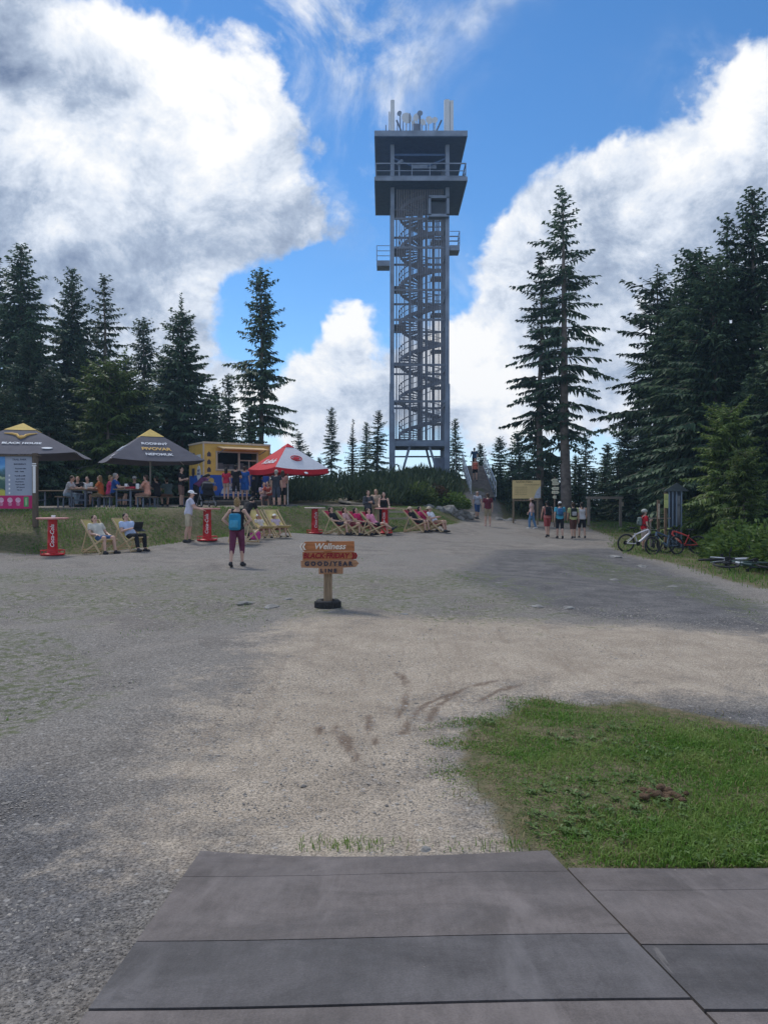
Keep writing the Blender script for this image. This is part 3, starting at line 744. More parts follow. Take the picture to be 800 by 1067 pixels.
tree_proto('young',seed=9,H=5.5,Rm=1.5,base=.01,dens=1.2,droop=.25,shape=.9,gap=.05,ls=.7,rag=.3)
tree_proto('young_b',seed=10,H=6.5,Rm=1.5,base=.01,dens=1.2,droop=.2,shape=.8,gap=.05,ls=.7,rag=.35)
tree_proto('pale',seed=11,H=9.5,Rm=3.0,base=.02,dens=1.1,droop=.28,shape=.42,gap=.08,rag=.35,needle=NEEDLE_PALE)
tree_proto('dead_top',seed=12,H=8,Rm=1.1,base=.03,dens=.9,droop=.25,shape=.9,gap=.15,spire=.22,rag=.4,ls=.7)
# left of the clearing, behind the terrace
tree('dense',24,47,256,'very tall broad dark spruce rising behind the yellow-tipped umbrella with the longhorn emblem')
tree('tall_b',-2,50,268,'tall dark spruce cut by the picture edge beside the tallest spruce of the terrace')
tree('dense',73,51,281,'dark pointed spruce, slimmer of the pair between the two grey umbrellas',wide=.85)
tree('tall_b',108,50,288,'dark spruce with upswept open branches, shorter of the pair between the two grey umbrellas',wide=1.05)
tree('pale',113,43,378,'pale green bushy spruce in front of two dark ones between the grey umbrellas',name='bushy_spruce')
tree('sparse',150,57,332,'thin open spruce with sky showing through, next to the big spiked spruce',wide=.85)
tree('spire',190,48,306,'big dense dark spruce with a bare spike on top above the second grey umbrella')
tree('sparse',273,49,281,'tall open spruce with bare lower trunk behind the yellow food truck',wide=.80,rot=1.0)
tree('mid',240,58,390,'slim small spruce filling the gap between the big spiked spruce and the food-truck spruce',wide=.9)
tree('mid_sparse',226,60,402,'short thin spruce at the foot of the big spiked spruce')
tree('dense_b',52,41,385,'low dense dark spruce directly behind the terrace benches')
tree('dense_b',150,44,395,'low dense dark spruce behind the second grey umbrella')
tree('dense_b',-40,42,330,'dark spruce at the picture edge behind the map board')
tree('dense_b',215,47,415,'low wide dark spruce behind the food truck roof')
tree('dense_b',8,39,405,'low dark spruce behind the longhorn umbrella')
tree('dense_b',100,46,420,'low dark spruce in the shade behind the picnic tables')
tree('dense_b',30,44,345,'dark spruce filling the gap between the tallest terrace spruce and its neighbour')
tree('dense',130,49,372,'dark spruce crowding behind the pale green bushy one')
tree('dense_b',172,50,372,'dark spruce leaning out beside the big spiked spruce')
tree('dense_b',88,48,360,'broad dark spruce between the two dark pointed ones')
tree('young_b',238,46,440,'small dark spruce above the food truck roof corner')
tree('young_b',262,47,425,'small dark spruce beside the trunk of the open food-truck spruce')
# beside the tower
tree('mid_sparse',312,74,450,'tiny far spruce above the red and white umbrella')
tree('sparse',345,66,424,'open layered spruce standing free between the red umbrella and the tower',wide=.62)
tree('dead_top',367,68,437,'thin spruce with a long dead tip beside the tower',wide=1.0)
tree('mid',393,67,428,'dense spruce touching the tower on the umbrella side',wide=1.0)
tree('mid',381,69,440,'spruce half hidden behind the dense one next to the tower',wide=.9)
tree('mid',475,70,436,'dense spruce just behind the tower on the stairway side',wide=1.0)
for px,d,tp,k in [(500,68,462,'young'),(521,72,455,'young_b'),(540,66,450,'young'),(556,70,458,'young_b'),(610,64,452,'mid'),(632,60,462,'young'),(655,62,470,'young_b'),(322,72,470,'young'),(333,68,476,'young_b')]:
    tree(k,px,d,tp,'small pointed spruce in the far row beyond the clearing, its tip against the sky',group='small spruces in the far row')
# right of the stairs: the two giants and the thicket below them
tree('tall',589,50,197,'tallest spruce of all, bare lower trunk, behind the yellow information board',wide=1.0,rot=.6)
tree('tall_b',561,52,266,'tall spruce leaning close to the tallest one behind the yellow information board',wide=.95,rot=2.2)
for px,d,tp,k in [(521,54,489,'young'),(533,56,479,'young_b'),(549,55,478,'young'),(566,54,486,'young_b'),(580,53,478,'young'),(603,52,484,'young'),(617,50,489,'young_b'),(630,53,478,'young'),(644,51,470,'young_b'),(658,50,480,'young'),(572,57,470,'young'),(598,58,474,'young_b'),(513,58,485,'young')]:
    tree(k,px,d,tp,'young dark spruce in the thicket behind the yellow information board',group='young spruces behind the information board')
# right-hand forest edge
tree('layered',683,45,285,'open spruce with long layered branches at the edge of the dark forest wall',wide=.95,rot=.3)
tree('tall_b',755,41,228,'spruce with a narrow double tip rising from the dark forest wall')
tree('dense',786,40,200,'highest spruce of the dark forest wall by the bicycles',wide=.8)
tree('dense_b',722,40,262,'broad dark spruce in the middle of the forest wall behind the bicycles',wide=1.1)
tree('dense_b',745,37,275,'very dense dark spruce of the forest wall above the blue-grey cabinet')
tree('dense',706,43,300,'dark spruce between the layered one and the broad ones of the forest wall',wide=1.1)
tree('dense_b',806,33,330,'large dark spruce cut by the picture edge above the fallen bicycles')
tree('dense_b',845,34,215,'tall dark spruce mostly outside the picture beside the highest of the forest wall')
tree('dense',672,55,425,'low dark spruce behind the wooden goal frame')
tree('dense_b',706,47,415,'low dark spruce behind the boy in red')
tree('dense_b',655,57,440,'shaded dark spruce behind the post of the wooden goal frame')
tree('pale',757,31,425,'pale green bushy conifer beside the blue-grey cabinet',name='bushy_spruce',wide=.82)
tree('pale',775,27,470,'pale green low bushy conifer above the fallen bicycles',name='bushy_spruce',wide=.8)
tree('dense_b',880,30,300,'dark spruce wholly at the picture edge beyond the fallen bicycles')
tree('young_b',720,33,520,'small shaded spruce behind the red bicycle')

# ------------------------------------------------------------------ dwarf pine thicket below the tower
def bush_cloud(rng,x,y,r,h,n):
    """upright shoots over a dome; returns kites"""
    a=rng.uniform(0,6.28,n); q=np.sqrt(rng.uniform(0,1,n)); bx,by=x+r*q*np.cos(a),y+r*q*np.sin(a)
    zt=h*(1-.65*q**2)*rng.uniform(.25,1.0,n)
    z=ground_arr(bx,by)+zt
    P=np.stack([bx,by,z],1); D=np.stack([np.cos(a)*q*.6+rng.uniform(-.35,.35,n),np.sin(a)*q*.6+rng.uniform(-.35,.35,n),rng.uniform(.5,1.2,n)],1)
    return kites(P,D,rng.uniform(.22,.5,n),rng.uniform(.07,.15,n),rng.uniform(0,3.14,n),rng,-.1)
def thicket():
    rng=np.random.default_rng(21); parts=[]
    n=0
    for i in range(900):
        x=rng.uniform(-9,10.5); y=rng.uniform(43,61)
        yt=np.interp(x,BX,BYT); r0=rng.uniform(.7,1.4)
        if y<yt+1.2 and x<6: continue
        if -1.35-r0<x-np.interp(y,[40,46,50,53,62],[5.0,5.8,6.5,6.85,7.15])<1.3+r0: continue
        if x>6.5 and y<51.5: continue
        if -4.3<x<-.5 and y<50 - (x+.5)*.2 and y<47.5: continue
        # the winding path
        if abs(x-np.interp(y,[44,46,49,52,55],[-1,-2.6,-3.4,-2.4,-1.5]))<.55 and y<54: continue
        parts.append(bush_cloud(rng,x,y,r0+.1,rng.uniform(.9,1.6)*(.62 if y>56 else 1),90)); n+=1
    V=np.concatenate(parts); me=mesh_arr('dwarf_pine_thicket',V,np.arange(len(V)).reshape(-1,4))
    o=obj('dwarf_pine_thicket',me,leafmat('dwarf_pine_needles',(.022,.044,.020),(.085,.118,.055),.6,.1,0)); tag(o,'dark dwarf pine thicket covering the mound below the tower','thicket',kind='stuff')
thicket()
# leafy undergrowth along the forest edge
def undergrowth():
    rng=np.random.default_rng(31); parts=[]
    for i in range(300):
        y=rng.uniform(17,42); xe=np.interp(y,[17,20,24,28,33,38,42],[10.2,11.0,11.8,13.0,14.2,13.4,12.9])+.4; x=xe+rng.uniform(0,5)
        if x/y*F+400<738 and y<31.8: continue
        n=110; r=rng.uniform(.4,.9); h=rng.uniform(.35,.95)*(1 if x>xe+.8 else .6)
        a=rng.uniform(0,6.28,n); q=np.sqrt(rng.uniform(0,1,n)); bx,by=x+r*q*np.cos(a),y+r*q*np.sin(a)
        z=ground_arr(bx,by)+h*(1-.6*q**2)*rng.uniform(.1,1,n)
        D=np.stack([rng.uniform(-1,1,n),rng.uniform(-1,1,n),rng.uniform(-.3,.8,n)],1)
        parts.append(kites(np.stack([bx,by,z],1),D,rng.uniform(.10,.24,n),rng.uniform(.07,.13,n),rng.uniform(0,3.14,n),rng,.2))
    V=np.concatenate(parts); me=mesh_arr('undergrowth',V,np.arange(len(V)).reshape(-1,4))
    o=obj('undergrowth',me,BUSH); tag(o,'leafy low undergrowth along the forest edge by the bicycles','undergrowth',kind='stuff')
undergrowth()
def shrub(px,d,h,r,label,mat,seed,dz=0):
    rng=np.random.default_rng(seed); n=1500; X,Y,Z=at(px,d)
    a=rng.uniform(0,6.28,n); q=np.sqrt(rng.uniform(0,1,n)); zz=h*(1-.6*q**2)*rng.uniform(.05,1,n)
    D=np.stack([np.cos(a)*q+rng.uniform(-.4,.4,n),np.sin(a)*q+rng.uniform(-.4,.4,n),rng.uniform(0,1,n)],1)
    V=kites(np.stack([r*q*np.cos(a),r*q*np.sin(a),zz],1),D,rng.uniform(.12,.28,n),rng.uniform(.06,.12,n),rng.uniform(0,3.14,n),rng,.2)
    me=mesh_arr('shrub',V,np.arange(len(V)).reshape(-1,4)); o=obj('shrub',me,mat); o.location=(X,Y,Z); tag(o,label,'shrub'); return o
for px,d,h,r_,l in((740,32.5,1.5,1.2,'bright green rounded bush behind the red bicycle'),(766,26.3,1.4,1.1,'bright green bush above the white fallen bicycle'),(776,24.6,1.2,1.1,'yellow-green bush between the two fallen bicycles'),(800,24,1.4,1.3,'leafy green bush behind the dark fallen bicycle'),(722,33,1.6,1.1,'tall green bush against the metal shelter'),(822,22,1.2,1.0,'green bush cut by the picture edge below the large dark spruce')):
    shrub(px,d,h,r_,l,BUSH,int(px))
shrub(438,46,1.5,1.0,'pale yellow-green young shrub at the front of the dwarf pine thicket',NEEDLE_PALE,1)
shrub(455,47.5,1.2,.8,'reddish-brown dry shrub at the front of the dwarf pine thicket',leafmat('dry_shrub',(.05,.03,.018),(.12,.07,.04),.8,.1),2)
shrub(472,47,1.1,1.0,'low green shrub above the boulders near the stairway',BUSH,3)
# ------------------------------------------------------------------ lookout tower
STEEL=M('galvanised_steel',(.205,.255,.34),.55,.25,1.2,.05,metal=.15,spec=.4)
STEELD=M('dark_tower_steel',(.16,.19,.25),.6,.2,2.0,metal=.1)
SOFFIT=M('blue_grey_soffit',(.072,.130,.25),.7,.12,3.0)
LARCH=wood('weathered_larch_slats',(.225,.235,.275),2,.85,.2)
WHITE=M('white_paint',(.78,.78,.78),.5,.06)
def tower():
    d0=59.2; x0=(406-400)/F*d0; x1=(468.5-400)/F*d0; W=x1-x0; y0=d0; y1=d0+W
    cx,cy=(x0+x1)/2,(y0+y1)/2; zb=3.7
    t=thing('lookout_tower','tall slender lookout tower with slatted shaft, two overhanging platforms and antennas on the roof','tower',(cx,cy,zb))
    def Z(py,d=d0): return zpix(py,d)-zb
    h=W/2; zslab=Z(462); ztop=Z(225,d0)
    dn=58.05; zd=zpix(189.5,dn)-zb; zr=zpix(144.5,dn)-zb; hw=(485.5-391)/F*dn/2; pcx=((485.5+391)/2-400)/F*dn-cx
    # corner columns, each stiffened at the foot by collars
    for sx in(-1,1):
        for sy in(-1,1):
            c=MB(); c.box((sx*(h-.2),sy*(h-.2),zr/2-.6),(.30,.30,zr+1.2))
            p=obj('column',c,STEEL,t)
            q=MB(); zc=Z(430); q.box((sx*(h-.2),sy*(h-.2),zc/2-.6),(.42,.42,zc+1.2)); zc2=Z(400); q.box((sx*(h-.2)+sx*.06,sy*(h-.2),zc2/2-.6),(.3,.36,zc2+1.2))
            obj('column_collar',q,STEEL,p)
    m=MB()
    for sx,sy in((0,-1),(0,1)): m.box((0,sy*(h-.2),zslab),(W-.7,.24,.42))
    for sx in(-1,1): m.box((sx*(h-.2),0,zslab),(.24,W-.7,.42))
    m.box((0,0,zslab+.25),(W-.8,W-.8,.08))
    obj('base_beam',m,STEEL,t)
    for sy in(-1,1):
        for sx in(-1,1):
            b=MB(); b.bar((sx*.75,sy*(h-.25),zslab-.2),(sx*1.75*(1 if sy<0 else .9),sy*(h-.25),-.6),.17); obj('brace',b,STEEL,t)
    b=MB(); b.bar((-h+.4,-.3,zslab-.9),(h-.4,-.3,zslab-.9),.12); b.box((h-.7,-h+.5,.9),(.9,.5,1.9)); obj('base_cabinet',b,STEELD,t)
    # slatted screens, one per face
    zs0,zs1=zslab+.3,zd-.15
    for face in range(4):
        s=MB(); n=27 if face==0 else 11
        rr=random.Random(face)
        for i in range(n):
            o=-h+.55+(W-1.1)*i/(n-1); w=.056
            if face in(0,1):
                y=(-h+.12 if face==0 else h-.12); s.box((o,y,(zs0+zs1)/2),(w,.03,zs1-zs0))
            else:
                x=(-h+.12 if face==2 else h-.12); s.box((x,o,(zs0+zs1)/2),(.045,w,zs1-zs0))
        obj('slat_screen',s,LARCH,t)
    # horizontal ring beams
    for py in(418,380,333,302,258,228):
        z=Z(py); s=MB()
        for sy in(-1,1): s.box((0,sy*(h-.2),z),(W-.72,.10,.16))
        for sx in(-1,1): s.box((sx*(h-.2),0,z),(.10,W-.72,.16))
        obj('ring_beam',s,STEEL,t)
    for px,a,b_ in((-.75,462,228),(.55,462,225)):
        s=MB(); s.box((px,-h+.26,(Z(a)+Z(b_))/2),(.10,.10,Z(b_)-Z(a))); obj('mullion_post',s,STEEL,t)
    # spiral staircase inside: wedge treads, curved outer string and rail, one part per turn
    z0=zslab+.35; turn=2.95; n_t=20; ro,ri=1.72,.22; sx_,sy_=.12,.1; top=zd-.4; k=0
    while z0+turn*k<top-.3:
        s=MB(); zb_=z0+turn*k; cnt=int(min(n_t,(top-zb_)/turn*n_t)); sp_pts=[];rl=[]
        for i in range(cnt):
            a0=2*math.pi*i/n_t+2.4; a1=a0+2*math.pi/n_t*1.08; zz=zb_+turn*i/n_t
            p=[(ri*math.cos(a0),ri*math.sin(a0)),(ro*math.cos(a0),ro*math.sin(a0)),(ro*math.cos(a1),ro*math.sin(a1)),(ri*math.cos(a1),ri*math.sin(a1))]
            s.prism(p,.05,(sx_,sy_,zz),(1,0,0),(0,1,0))
            for zl,zh in((-.12,.16),(.98,1.05),(.52,.56)):
                q=[Vector((sx_+ro*math.cos(a),sy_+ro*math.sin(a),0)) for a in(a0,2*math.pi*(i+1)/n_t+2.4)]; za,zb2=zz,zb_+turn*(i+1)/n_t
                o_=len(s.v); e=[(q[0].x,q[0].y,za+zl),(q[1].x,q[1].y,zb2+zl),(q[1].x,q[1].y,zb2+zh),(q[0].x,q[0].y,za+zh)]
                inn=[(sx_+(v[0]-sx_)*.97,sy_+(v[1]-sy_)*.97,v[2]) for v in e]
                s.add(e+inn,[(0,1,2,3),(7,6,5,4),(0,4,5,1),(3,2,6,7),(0,3,7,4),(1,5,6,2)])
            if i%2==0: s.cyl((sx_+ro*.985*math.cos(a0),sy_+ro*.985*math.sin(a0),zz),(sx_+ro*.985*math.cos(a0),sy_+ro*.985*math.sin(a0),zz+1.02),.025,n=5)
        obj('stair_turn',s,STEELD,t)
        l=MB(); a=2.4; l.box((-1.55,-1.0,zb_-.02),(1.0,1.9,.10)); l.box((1.5,1.2,zb_+turn*.5),(.9,1.3,.10)); l.bar((-1.2,-1.0,zb_-.06),(1.5,1.2,zb_+turn*.5-.06),.05); obj('landing',l,STEELD,t)
        k+=1
    s=MB(); s.cyl((sx_,sy_,zs0),(sx_,sy_,top),.22,n=14); obj('newel_column',s,STEELD,t)
    # cable shaft beside the stairs
    s=MB(); s.box((1.3,h-.5,(zs0+zs1)/2),(.22,.2,zs1-zs0)); obj('cable_shaft',s,STEELD,t)
    # deck and roof
    py_=(dn-cy)+hw
    def slab(name,z0,th,mat,edge):
        s=MB(); s.box((pcx,py_,z0+th/2),(2*hw,2*hw,th)); o=obj(name,s,mat,t)
        e=MB(); 
        for sy in(-1,1): e.box((pcx,py_+sy*(hw+.035),z0+th/2+.02),(2*hw+.14,.07,edge))
        for sx in(-1,1): e.box((pcx+sx*(hw+.035),py_,z0+th/2+.02),(.07,2*hw-.004,edge))
        obj('fascia',e,STEEL,o)
    slab('deck',zd,.2,SOFFIT,.30); slab('roof',zr,.46,SOFFIT,.40)
    for f in range(4):
        s=MB(); rh=1.1; zt=zd+.2
        ax,ay=[(-1,-1),(1,-1),(1,1),(-1,1)][f]; bx,by=[(1,-1),(1,1),(-1,1),(-1,-1)][f]
        A=Vector((pcx+ax*hw*.985,py_+ay*hw*.985,0)); B=Vector((pcx+bx*hw*.985,py_+by*hw*.985,0))
        for i in range(5): q=A.lerp(B,i/5); s.bar(q+Vector((0,0,zt)),q+Vector((0,0,zt+rh)),.06)
        for hh in(rh,.55,.15): s.bar(A+Vector((0,0,zt+hh)),B+Vector((0,0,zt+hh)),.05 if hh<rh else .08)
        obj('railing',s,STEEL,t)
    s=MB(); 
    for sy in(-1,1): s.box((0,sy*(h-.2),zr-.75),(W-.7,.14,.16)); 
    s.bar((-h+.3,-h+.2,zr-1.0),(-.6,-h+.2,zr-1.6),.1); s.bar((h-.3,-h+.2,zr-1.0),(.6,-h+.2,zr-1.6),.1); s.box((0,h-.4,zd+1.4),(W-1,.1,2.2))
    obj('upper_beam',s,SOFFIT,t)
    s=MB(); s.box((.35,-h+.5,zd+1.75),(1.85,.12,.30)); obj('notice_panel',s,STEEL,t)
    s=MB(); s.cyl((-1.6,-h-.55,zd+.2),(-1.6,-h-.55,zd+1.45),.06); s.cyl((-1.75,-h-.8,zd+1.4),(-1.4,-h-.3,zd+1.85),.10,.13); obj('viewing_telescope',s,STEEL,t)
    s=MB(); zb0,zb1=Z(227),Z(208)
    xa,xb=(447-437.2)/F*d0,(466-437.2)/F*d0
    for z in(zb0,zb1): s.box(((xa+xb)/2,-h-.1,z),(xb-xa+.2,.5,.2))
    for x in(xa,xb): s.box((x,-h-.1,(zb0+zb1)/2),(.2,.5,zb1-zb0))
    fr=obj('window_box',s,STEEL,t); s=MB(); s.box(((xa+xb)/2,-h+.1,(zb0+zb1)/2),(xb-xa-.21,.06,zb1-zb0-.21)); obj('window_pane',s,M('dark_glass',(.02,.03,.045),.1,.1,spec=.6),fr)
    # side balconies
    for sx,pt,pb,w in((-1,256,277,1.0),(1,241,261,.75)):
        z0,z1=Z(pb),Z(pt); s=MB(); xm=sx*(h+w/2)
        s.box((xm,-h+.8,z0+.2),(w,1.3,.4)); b=obj('balcony',s,STEEL,t); s=MB()
        for yy in(-h+.2,-h+1.4):
            s.bar((sx*(h+w),yy,z0+.4),(sx*(h+w),yy,z1),.05)
            for hh in(1.0,.66,.33): s.bar((sx*h,yy,z0+.4+(z1-z0-.4)*hh),(sx*(h+w),yy,z0+.4+(z1-z0-.4)*hh),.04)
        for hh in(1.0,.66,.33): s.bar((sx*(h+w),-h+.2,z0+.4+(z1-z0-.4)*hh),(sx*(h+w),-h+1.4,z0+.4+(z1-z0-.4)*hh),.04)
        obj('balcony_railing',s,STEEL,b)
    # antennas
    zt=zr+.46
    def X(px): return (px-437.2)/F*(d0)
    def ZA(py,yl): return zpix(py,cy+yl)-zb
    PALE=M('antenna_white',(.62,.66,.70),.5,.06)
    s=MB(); s.cyl((X(408.8),-h+.3,zt),(X(408.8),-h+.3,ZA(107,-h+.3)),.16); s.box((X(405.5),-h+.3,ZA(128,-h+.3)),(.12,.12,1.4)); s.bar((X(405.5),-h+.3,ZA(128,-h+.3)),(X(408.8),-h+.3,ZA(128,-h+.3)),.06); obj('mast_antenna',s,PALE,t)
    s=MB(); s.cyl((X(465.5),-h+.3,zt),(X(465.5),-h+.3,ZA(107,-h+.3)),.24); s.box((X(470.5),-h+.3,ZA(123,-h+.3)-.4),(.24,.25,3.1)); s.bar((X(465.5),-h+.3,zt+.9),(X(470.5),-h+.3,zt+.9),.08); obj('mast_antenna',s,PALE,t)
    for px,py,r,col in((423.5,126,.42,PALE),(435,125,.30,PALE),(440,130,.26,PALE),(447,128,.30,PALE),(417,121,.2,STEEL),(454,128,.24,PALE),(430,131,.22,PALE),(438,121,.22,STEEL)):
        s=MB(); yy=-h+.5+random.random()*1.0; z=ZA(py,yy)
        s.cyl((X(px),yy+.1,zt),(X(px),yy+.1,z),.05); s.lathe([(r,.16),(r*.75,.07),(r*.35,.015),(.01,0)],16)
        # turn the dish on edge
        mb=MB(); ang=random.uniform(-.7,.7); m=Matrix.Rotation(ang,3,'Z')@Matrix.Rotation(R(90),3,'X')
        k=len(s.v); body=s
        vs=[]
        for i,v in enumerate(s.v):
            if i<24+24: vs.append(v)
            else: vs.append(tuple(m@Vector(v)+Vector((X(px),yy,z))))
        body.v=vs; obj('dish_antenna',body,col,t)
    s=MB(); 
    for a,b_ in((413,424),(460,449)): s.bar((X(a),-h+.4,ZA(127,-h+.4)),(X(b_),-h+.9,zt),.09)
    for px in(402,414,420,427,437,444,452): s.cyl((X(px),-h+.8,zt),(X(px),-h+.8,ZA(random.uniform(118,133),-h+.8)),.035)
    s.box((X(434),-h+1.0,(zt+ZA(132,-h+1.0))/2),(.45,.4,ZA(132,-h+1.0)-zt)); obj('antenna_frame',s,STEELD,t)
tower()

# ------------------------------------------------------------------ stairway with handrails up the mound
def stairway():
    a=Vector((6.85,53.0,g(6.85,53.0)-.02)); b=Vector((7.12,61.5,zpix(486,61.5)))
    t=thing('stairway','grey plank stairway with pale steel handrails climbing the mound towards the tower','stairway',a)
    d=b-a; hz=Vector((d.x,d.y,0)); L=hz.length; u=hz.normalized(); n=Vector((u.y,-u.x,0)); N=24; w=1.5
    s=MB()
    for i in range(N):
        p=u*(L*(i+.5)/N)+Vector((0,0,d.z*(i+1)/N)); s.box(p,(w,L/N+.03,.06),Matrix((n,u,Vector((0,0,1)))).transposed())
        s.box(u*(L*i/N)+Vector((0,0,d.z*(i+.5)/N-.03)),(w,.03,d.z/N),Matrix((n,u,Vector((0,0,1)))).transposed())
    obj('tread',s,M('stair_plank',(.21,.185,.17),.85,.25,4),t)
    s=MB()
    for q in(-1,1): s.bar(n*q*(w/2+.04)+Vector((0,0,-.1)),d+n*q*(w/2+.04)+Vector((0,0,-.1)),.06,.35)
    obj('stringer',s,STEELD,t)
    RAIL=M('pale_rail_steel',(.5,.53,.56),.45,.1,metal=.2)
    for q in(-1,1):
        s=MB(); e=n*q*(w/2+.1)
        for i in range(9):
            p=d*(i/8)+e; s.bar(p,p+Vector((0,0,1.05)),.055)
        for hh in(1.05,.55): s.bar(e+Vector((0,0,hh)),d+e+Vector((0,0,hh)),.055)
        obj('handrail',s,RAIL,t)
    # upper walkway rail towards the tower
    s=MB(); p0=d-n*(w/2+.1); p1=d+Vector((-2.2,.4,.15))
    for i in range(6): p=p0.lerp(p1,i/5); s.bar(p-Vector((0,0,.6)),p+Vector((0,0,1.05)),.055)
    for hh in(1.05,.55): s.bar(p0+Vector((0,0,hh)),p1+Vector((0,0,hh)),.055)
    obj('handrail',s,RAIL,t)
    return a,d
STA,STD=stairway()

# ------------------------------------------------------------------ trail sign in the foreground
SIGNW=wood('orange_sign_board',(.40,.155,.062),0,.7,.35); POSTW=wood('sign_post_wood',(.27,.19,.12),2,.8,.35)
RUB=M('tyre_rubber',(.035,.035,.037),.85,.25,20,.4)
def trail_sign():
    d=12.5; x,y,z=at(341.5,d); k=d/F
    t=thing('trail_sign','orange wooden trail sign with carved arrow boards on a post standing in a tyre','sign',(x,y,z),R(2))
    tyre=MB(); r0=.2; prof=[]
    tyre.lathe([(.115,.01),(.175,.0),(.205,.03),(.212,.085),(.205,.135),(.175,.165),(.115,.155),(.105,.09),(.115,.01)],28)
    for i in range(28):
        a=i*2*math.pi/28; tyre.box((.212*math.cos(a),.212*math.sin(a),.083),(.012,.026,.10),(0,0,a))
    obj('tyre',tyre,RUB,t)
    f=MB(); f.lathe([(.112,.02),(.112,.12),(.02,.13)],20); obj('gravel_fill',f,M('sign_base_fill',(.2,.19,.18),.95,.4,40,.5),t)
    p=MB(); p.box((0,.075,.50),(.135,.11,1.0),bev=.012); obj('post',p,POSTW,t)
    def Z(py): return (635-py)*k+.02
    def Xp(px): return (px-341.5)*k
    lt=M('sign_white_letter',(.72,.64,.55),.7,.1); rd=M('sign_red_letter',(.26,.012,.02),.6,.15); dk=M('sign_dark_letter',(.045,.04,.055),.6,.2)
    def board(name,poly,thk,yy,mat):
        b=MB(); b.prism([(Xp(a),Z(c)) for a,c in poly],thk,(0,yy,0),(1,0,0),(0,0,1)); return obj(name,b,mat,t)
    b1=board('board',[(313.5,571),(318,565.3),(369,565),(369.3,575.2),(317.5,575.8)],.04,.005,SIGNW)
    b2=board('board',[(315.5,576.2),(368,575.6),(372.5,579.5),(368.2,584.2),(315.6,584.8)],.04,.008,SIGNW)
    b3=board('board',[(313.6,585.0),(370.8,584.6),(373.8,588),(370.9,591.6),(357.5,592.5),(357.3,598.8),(332.3,599.2),(332.1,592.8),(314,592.2)],.04,.003,wood('pale_sign_board',(.38,.20,.11),0,.7,.35))
    def ch(px0,px1,py,dirn,mat,par):
        c=MB(); w=Xp(px1)-Xp(px0); hh=.052
        for o in(0,.045): 
            xx=Xp(px0)+o
            c.prism([(xx+(0 if dirn>0 else w*.35),Z(py)+hh),(xx+.03+(0 if dirn>0 else w*.35),Z(py)+hh),(xx+.03+(w*.35 if dirn>0 else 0),Z(py)),(xx+.03+(0 if dirn>0 else w*.35),Z(py)-hh),(xx+(0 if dirn>0 else w*.35),Z(py)-hh),(xx+(w*.35 if dirn>0 else 0),Z(py))],.012,(0,-.042,0))
        obj('chevron',c,mat,par)
    text('lettering','Wellness',.135,lt,b1,(Xp(343.5),-.041,Z(570.4)),bold=.003,shear=.25,sx=1.02)
    ch(312.3,317.5,570.5,-1,lt,b1)
    text('lettering','BLACK·FRIDAY',.118,rd,b2,(Xp(339.5),-.038,Z(580.2)),bold=.004,shear=.2,sx=.93)
    ch(366.2,370.5,580,1,rd,b2)
    text('lettering','G O O D / Y E A R',.092,dk,b3,(Xp(342.4),-.043,Z(588.4)),bold=.006,sx=1.04)
    text('lettering','L I N E',.080,dk,b3,(Xp(342.4),-.043,Z(595.6)),bold=.005,sx=1.15)
    c=MB(); c.box((0,-.02,Z(564.6)),(.05,.06,.02)); obj('bracket',c,POSTW,t)
trail_sign()

# ------------------------------------------------------------------ round bar tables on red drums
REDP=M('red_drum_paint',(.50,.018,.022),.4,.12,5); TOPW=M('pale_table_top',(.62,.52,.47),.55,.1); TOPR=M('pinkish_table_top',(.55,.25,.23),.5,.12)
def bar_table(px,d,label,top,rot,word=True):
    t=thing('bar_table',label,'table',at(px,d),rot,'bar tables on red drums')
    s=MB(); s.lathe([(.20,.03),(.165,.07),(.145,.14),(.14,.34),(.148,.35),(.14,.36),(.135,.68),(.143,.69),(.135,.70),(.13,1.04)],24); obj('drum',s,REDP,t)
    s=MB(); s.lathe([(.33,.0),(.345,.02),(.33,.045),(.15,.055)],28)
    pts=[(.33*math.cos(a),.33*math.sin(a),.14) for a in np.linspace(0,2*math.pi,25)[:-1]]
    s.tube(pts,.014,6,True)
    for a in range(6): s.bar((.33*math.cos(a),.33*math.sin(a),.04),(.33*math.cos(a),.33*math.sin(a),.14),.02)
    obj('foot_ring',s,REDP,t)
    s=MB(); s.lathe([(.06,1.04),(.40,1.045),(.44,1.05),(.45,1.075),(.44,1.095),(.40,1.10),(.01,1.10)],32); tp=obj('tabletop',s,top,t)
    if word: 
        me=text_mesh('Coca-Cola',.155,.004,.002,.25)
        for v in me.vertices:         # wrap round the drum, reading upwards
            a=(v.co.y)/.14; r=.143+v.co.z; zz=v.co.x+.56; v.co=(r*math.sin(-a),-r*math.cos(a),zz)
        obj('lettering',me,WHITE,t)
    return t
bar_table(55,22.6,'red drum bar table holding a small white ashtray before the map board bank',TOPR,R(20))
bar_table(216,26,'red drum bar table with a pinkish top where the man in the white cap stands',TOPR,R(8))
bar_table(328,32.4,'red drum bar table with a pale empty top beside the row of red deck chairs',TOPW,R(25))
bar_table(401,33.6,'red drum bar table behind the red deck chairs with two people standing at it',TOPR,R(-20))
s=MB(); s.lathe([(.05,0),(.06,.06),(.045,.065)],12); X,Y,Z_=at(56,22.6,1.10); a=obj('ashtray',s,WHITE); a.location=(X,Y,Z_); tag(a,'small white ashtray on the red drum table before the map board','ashtray')

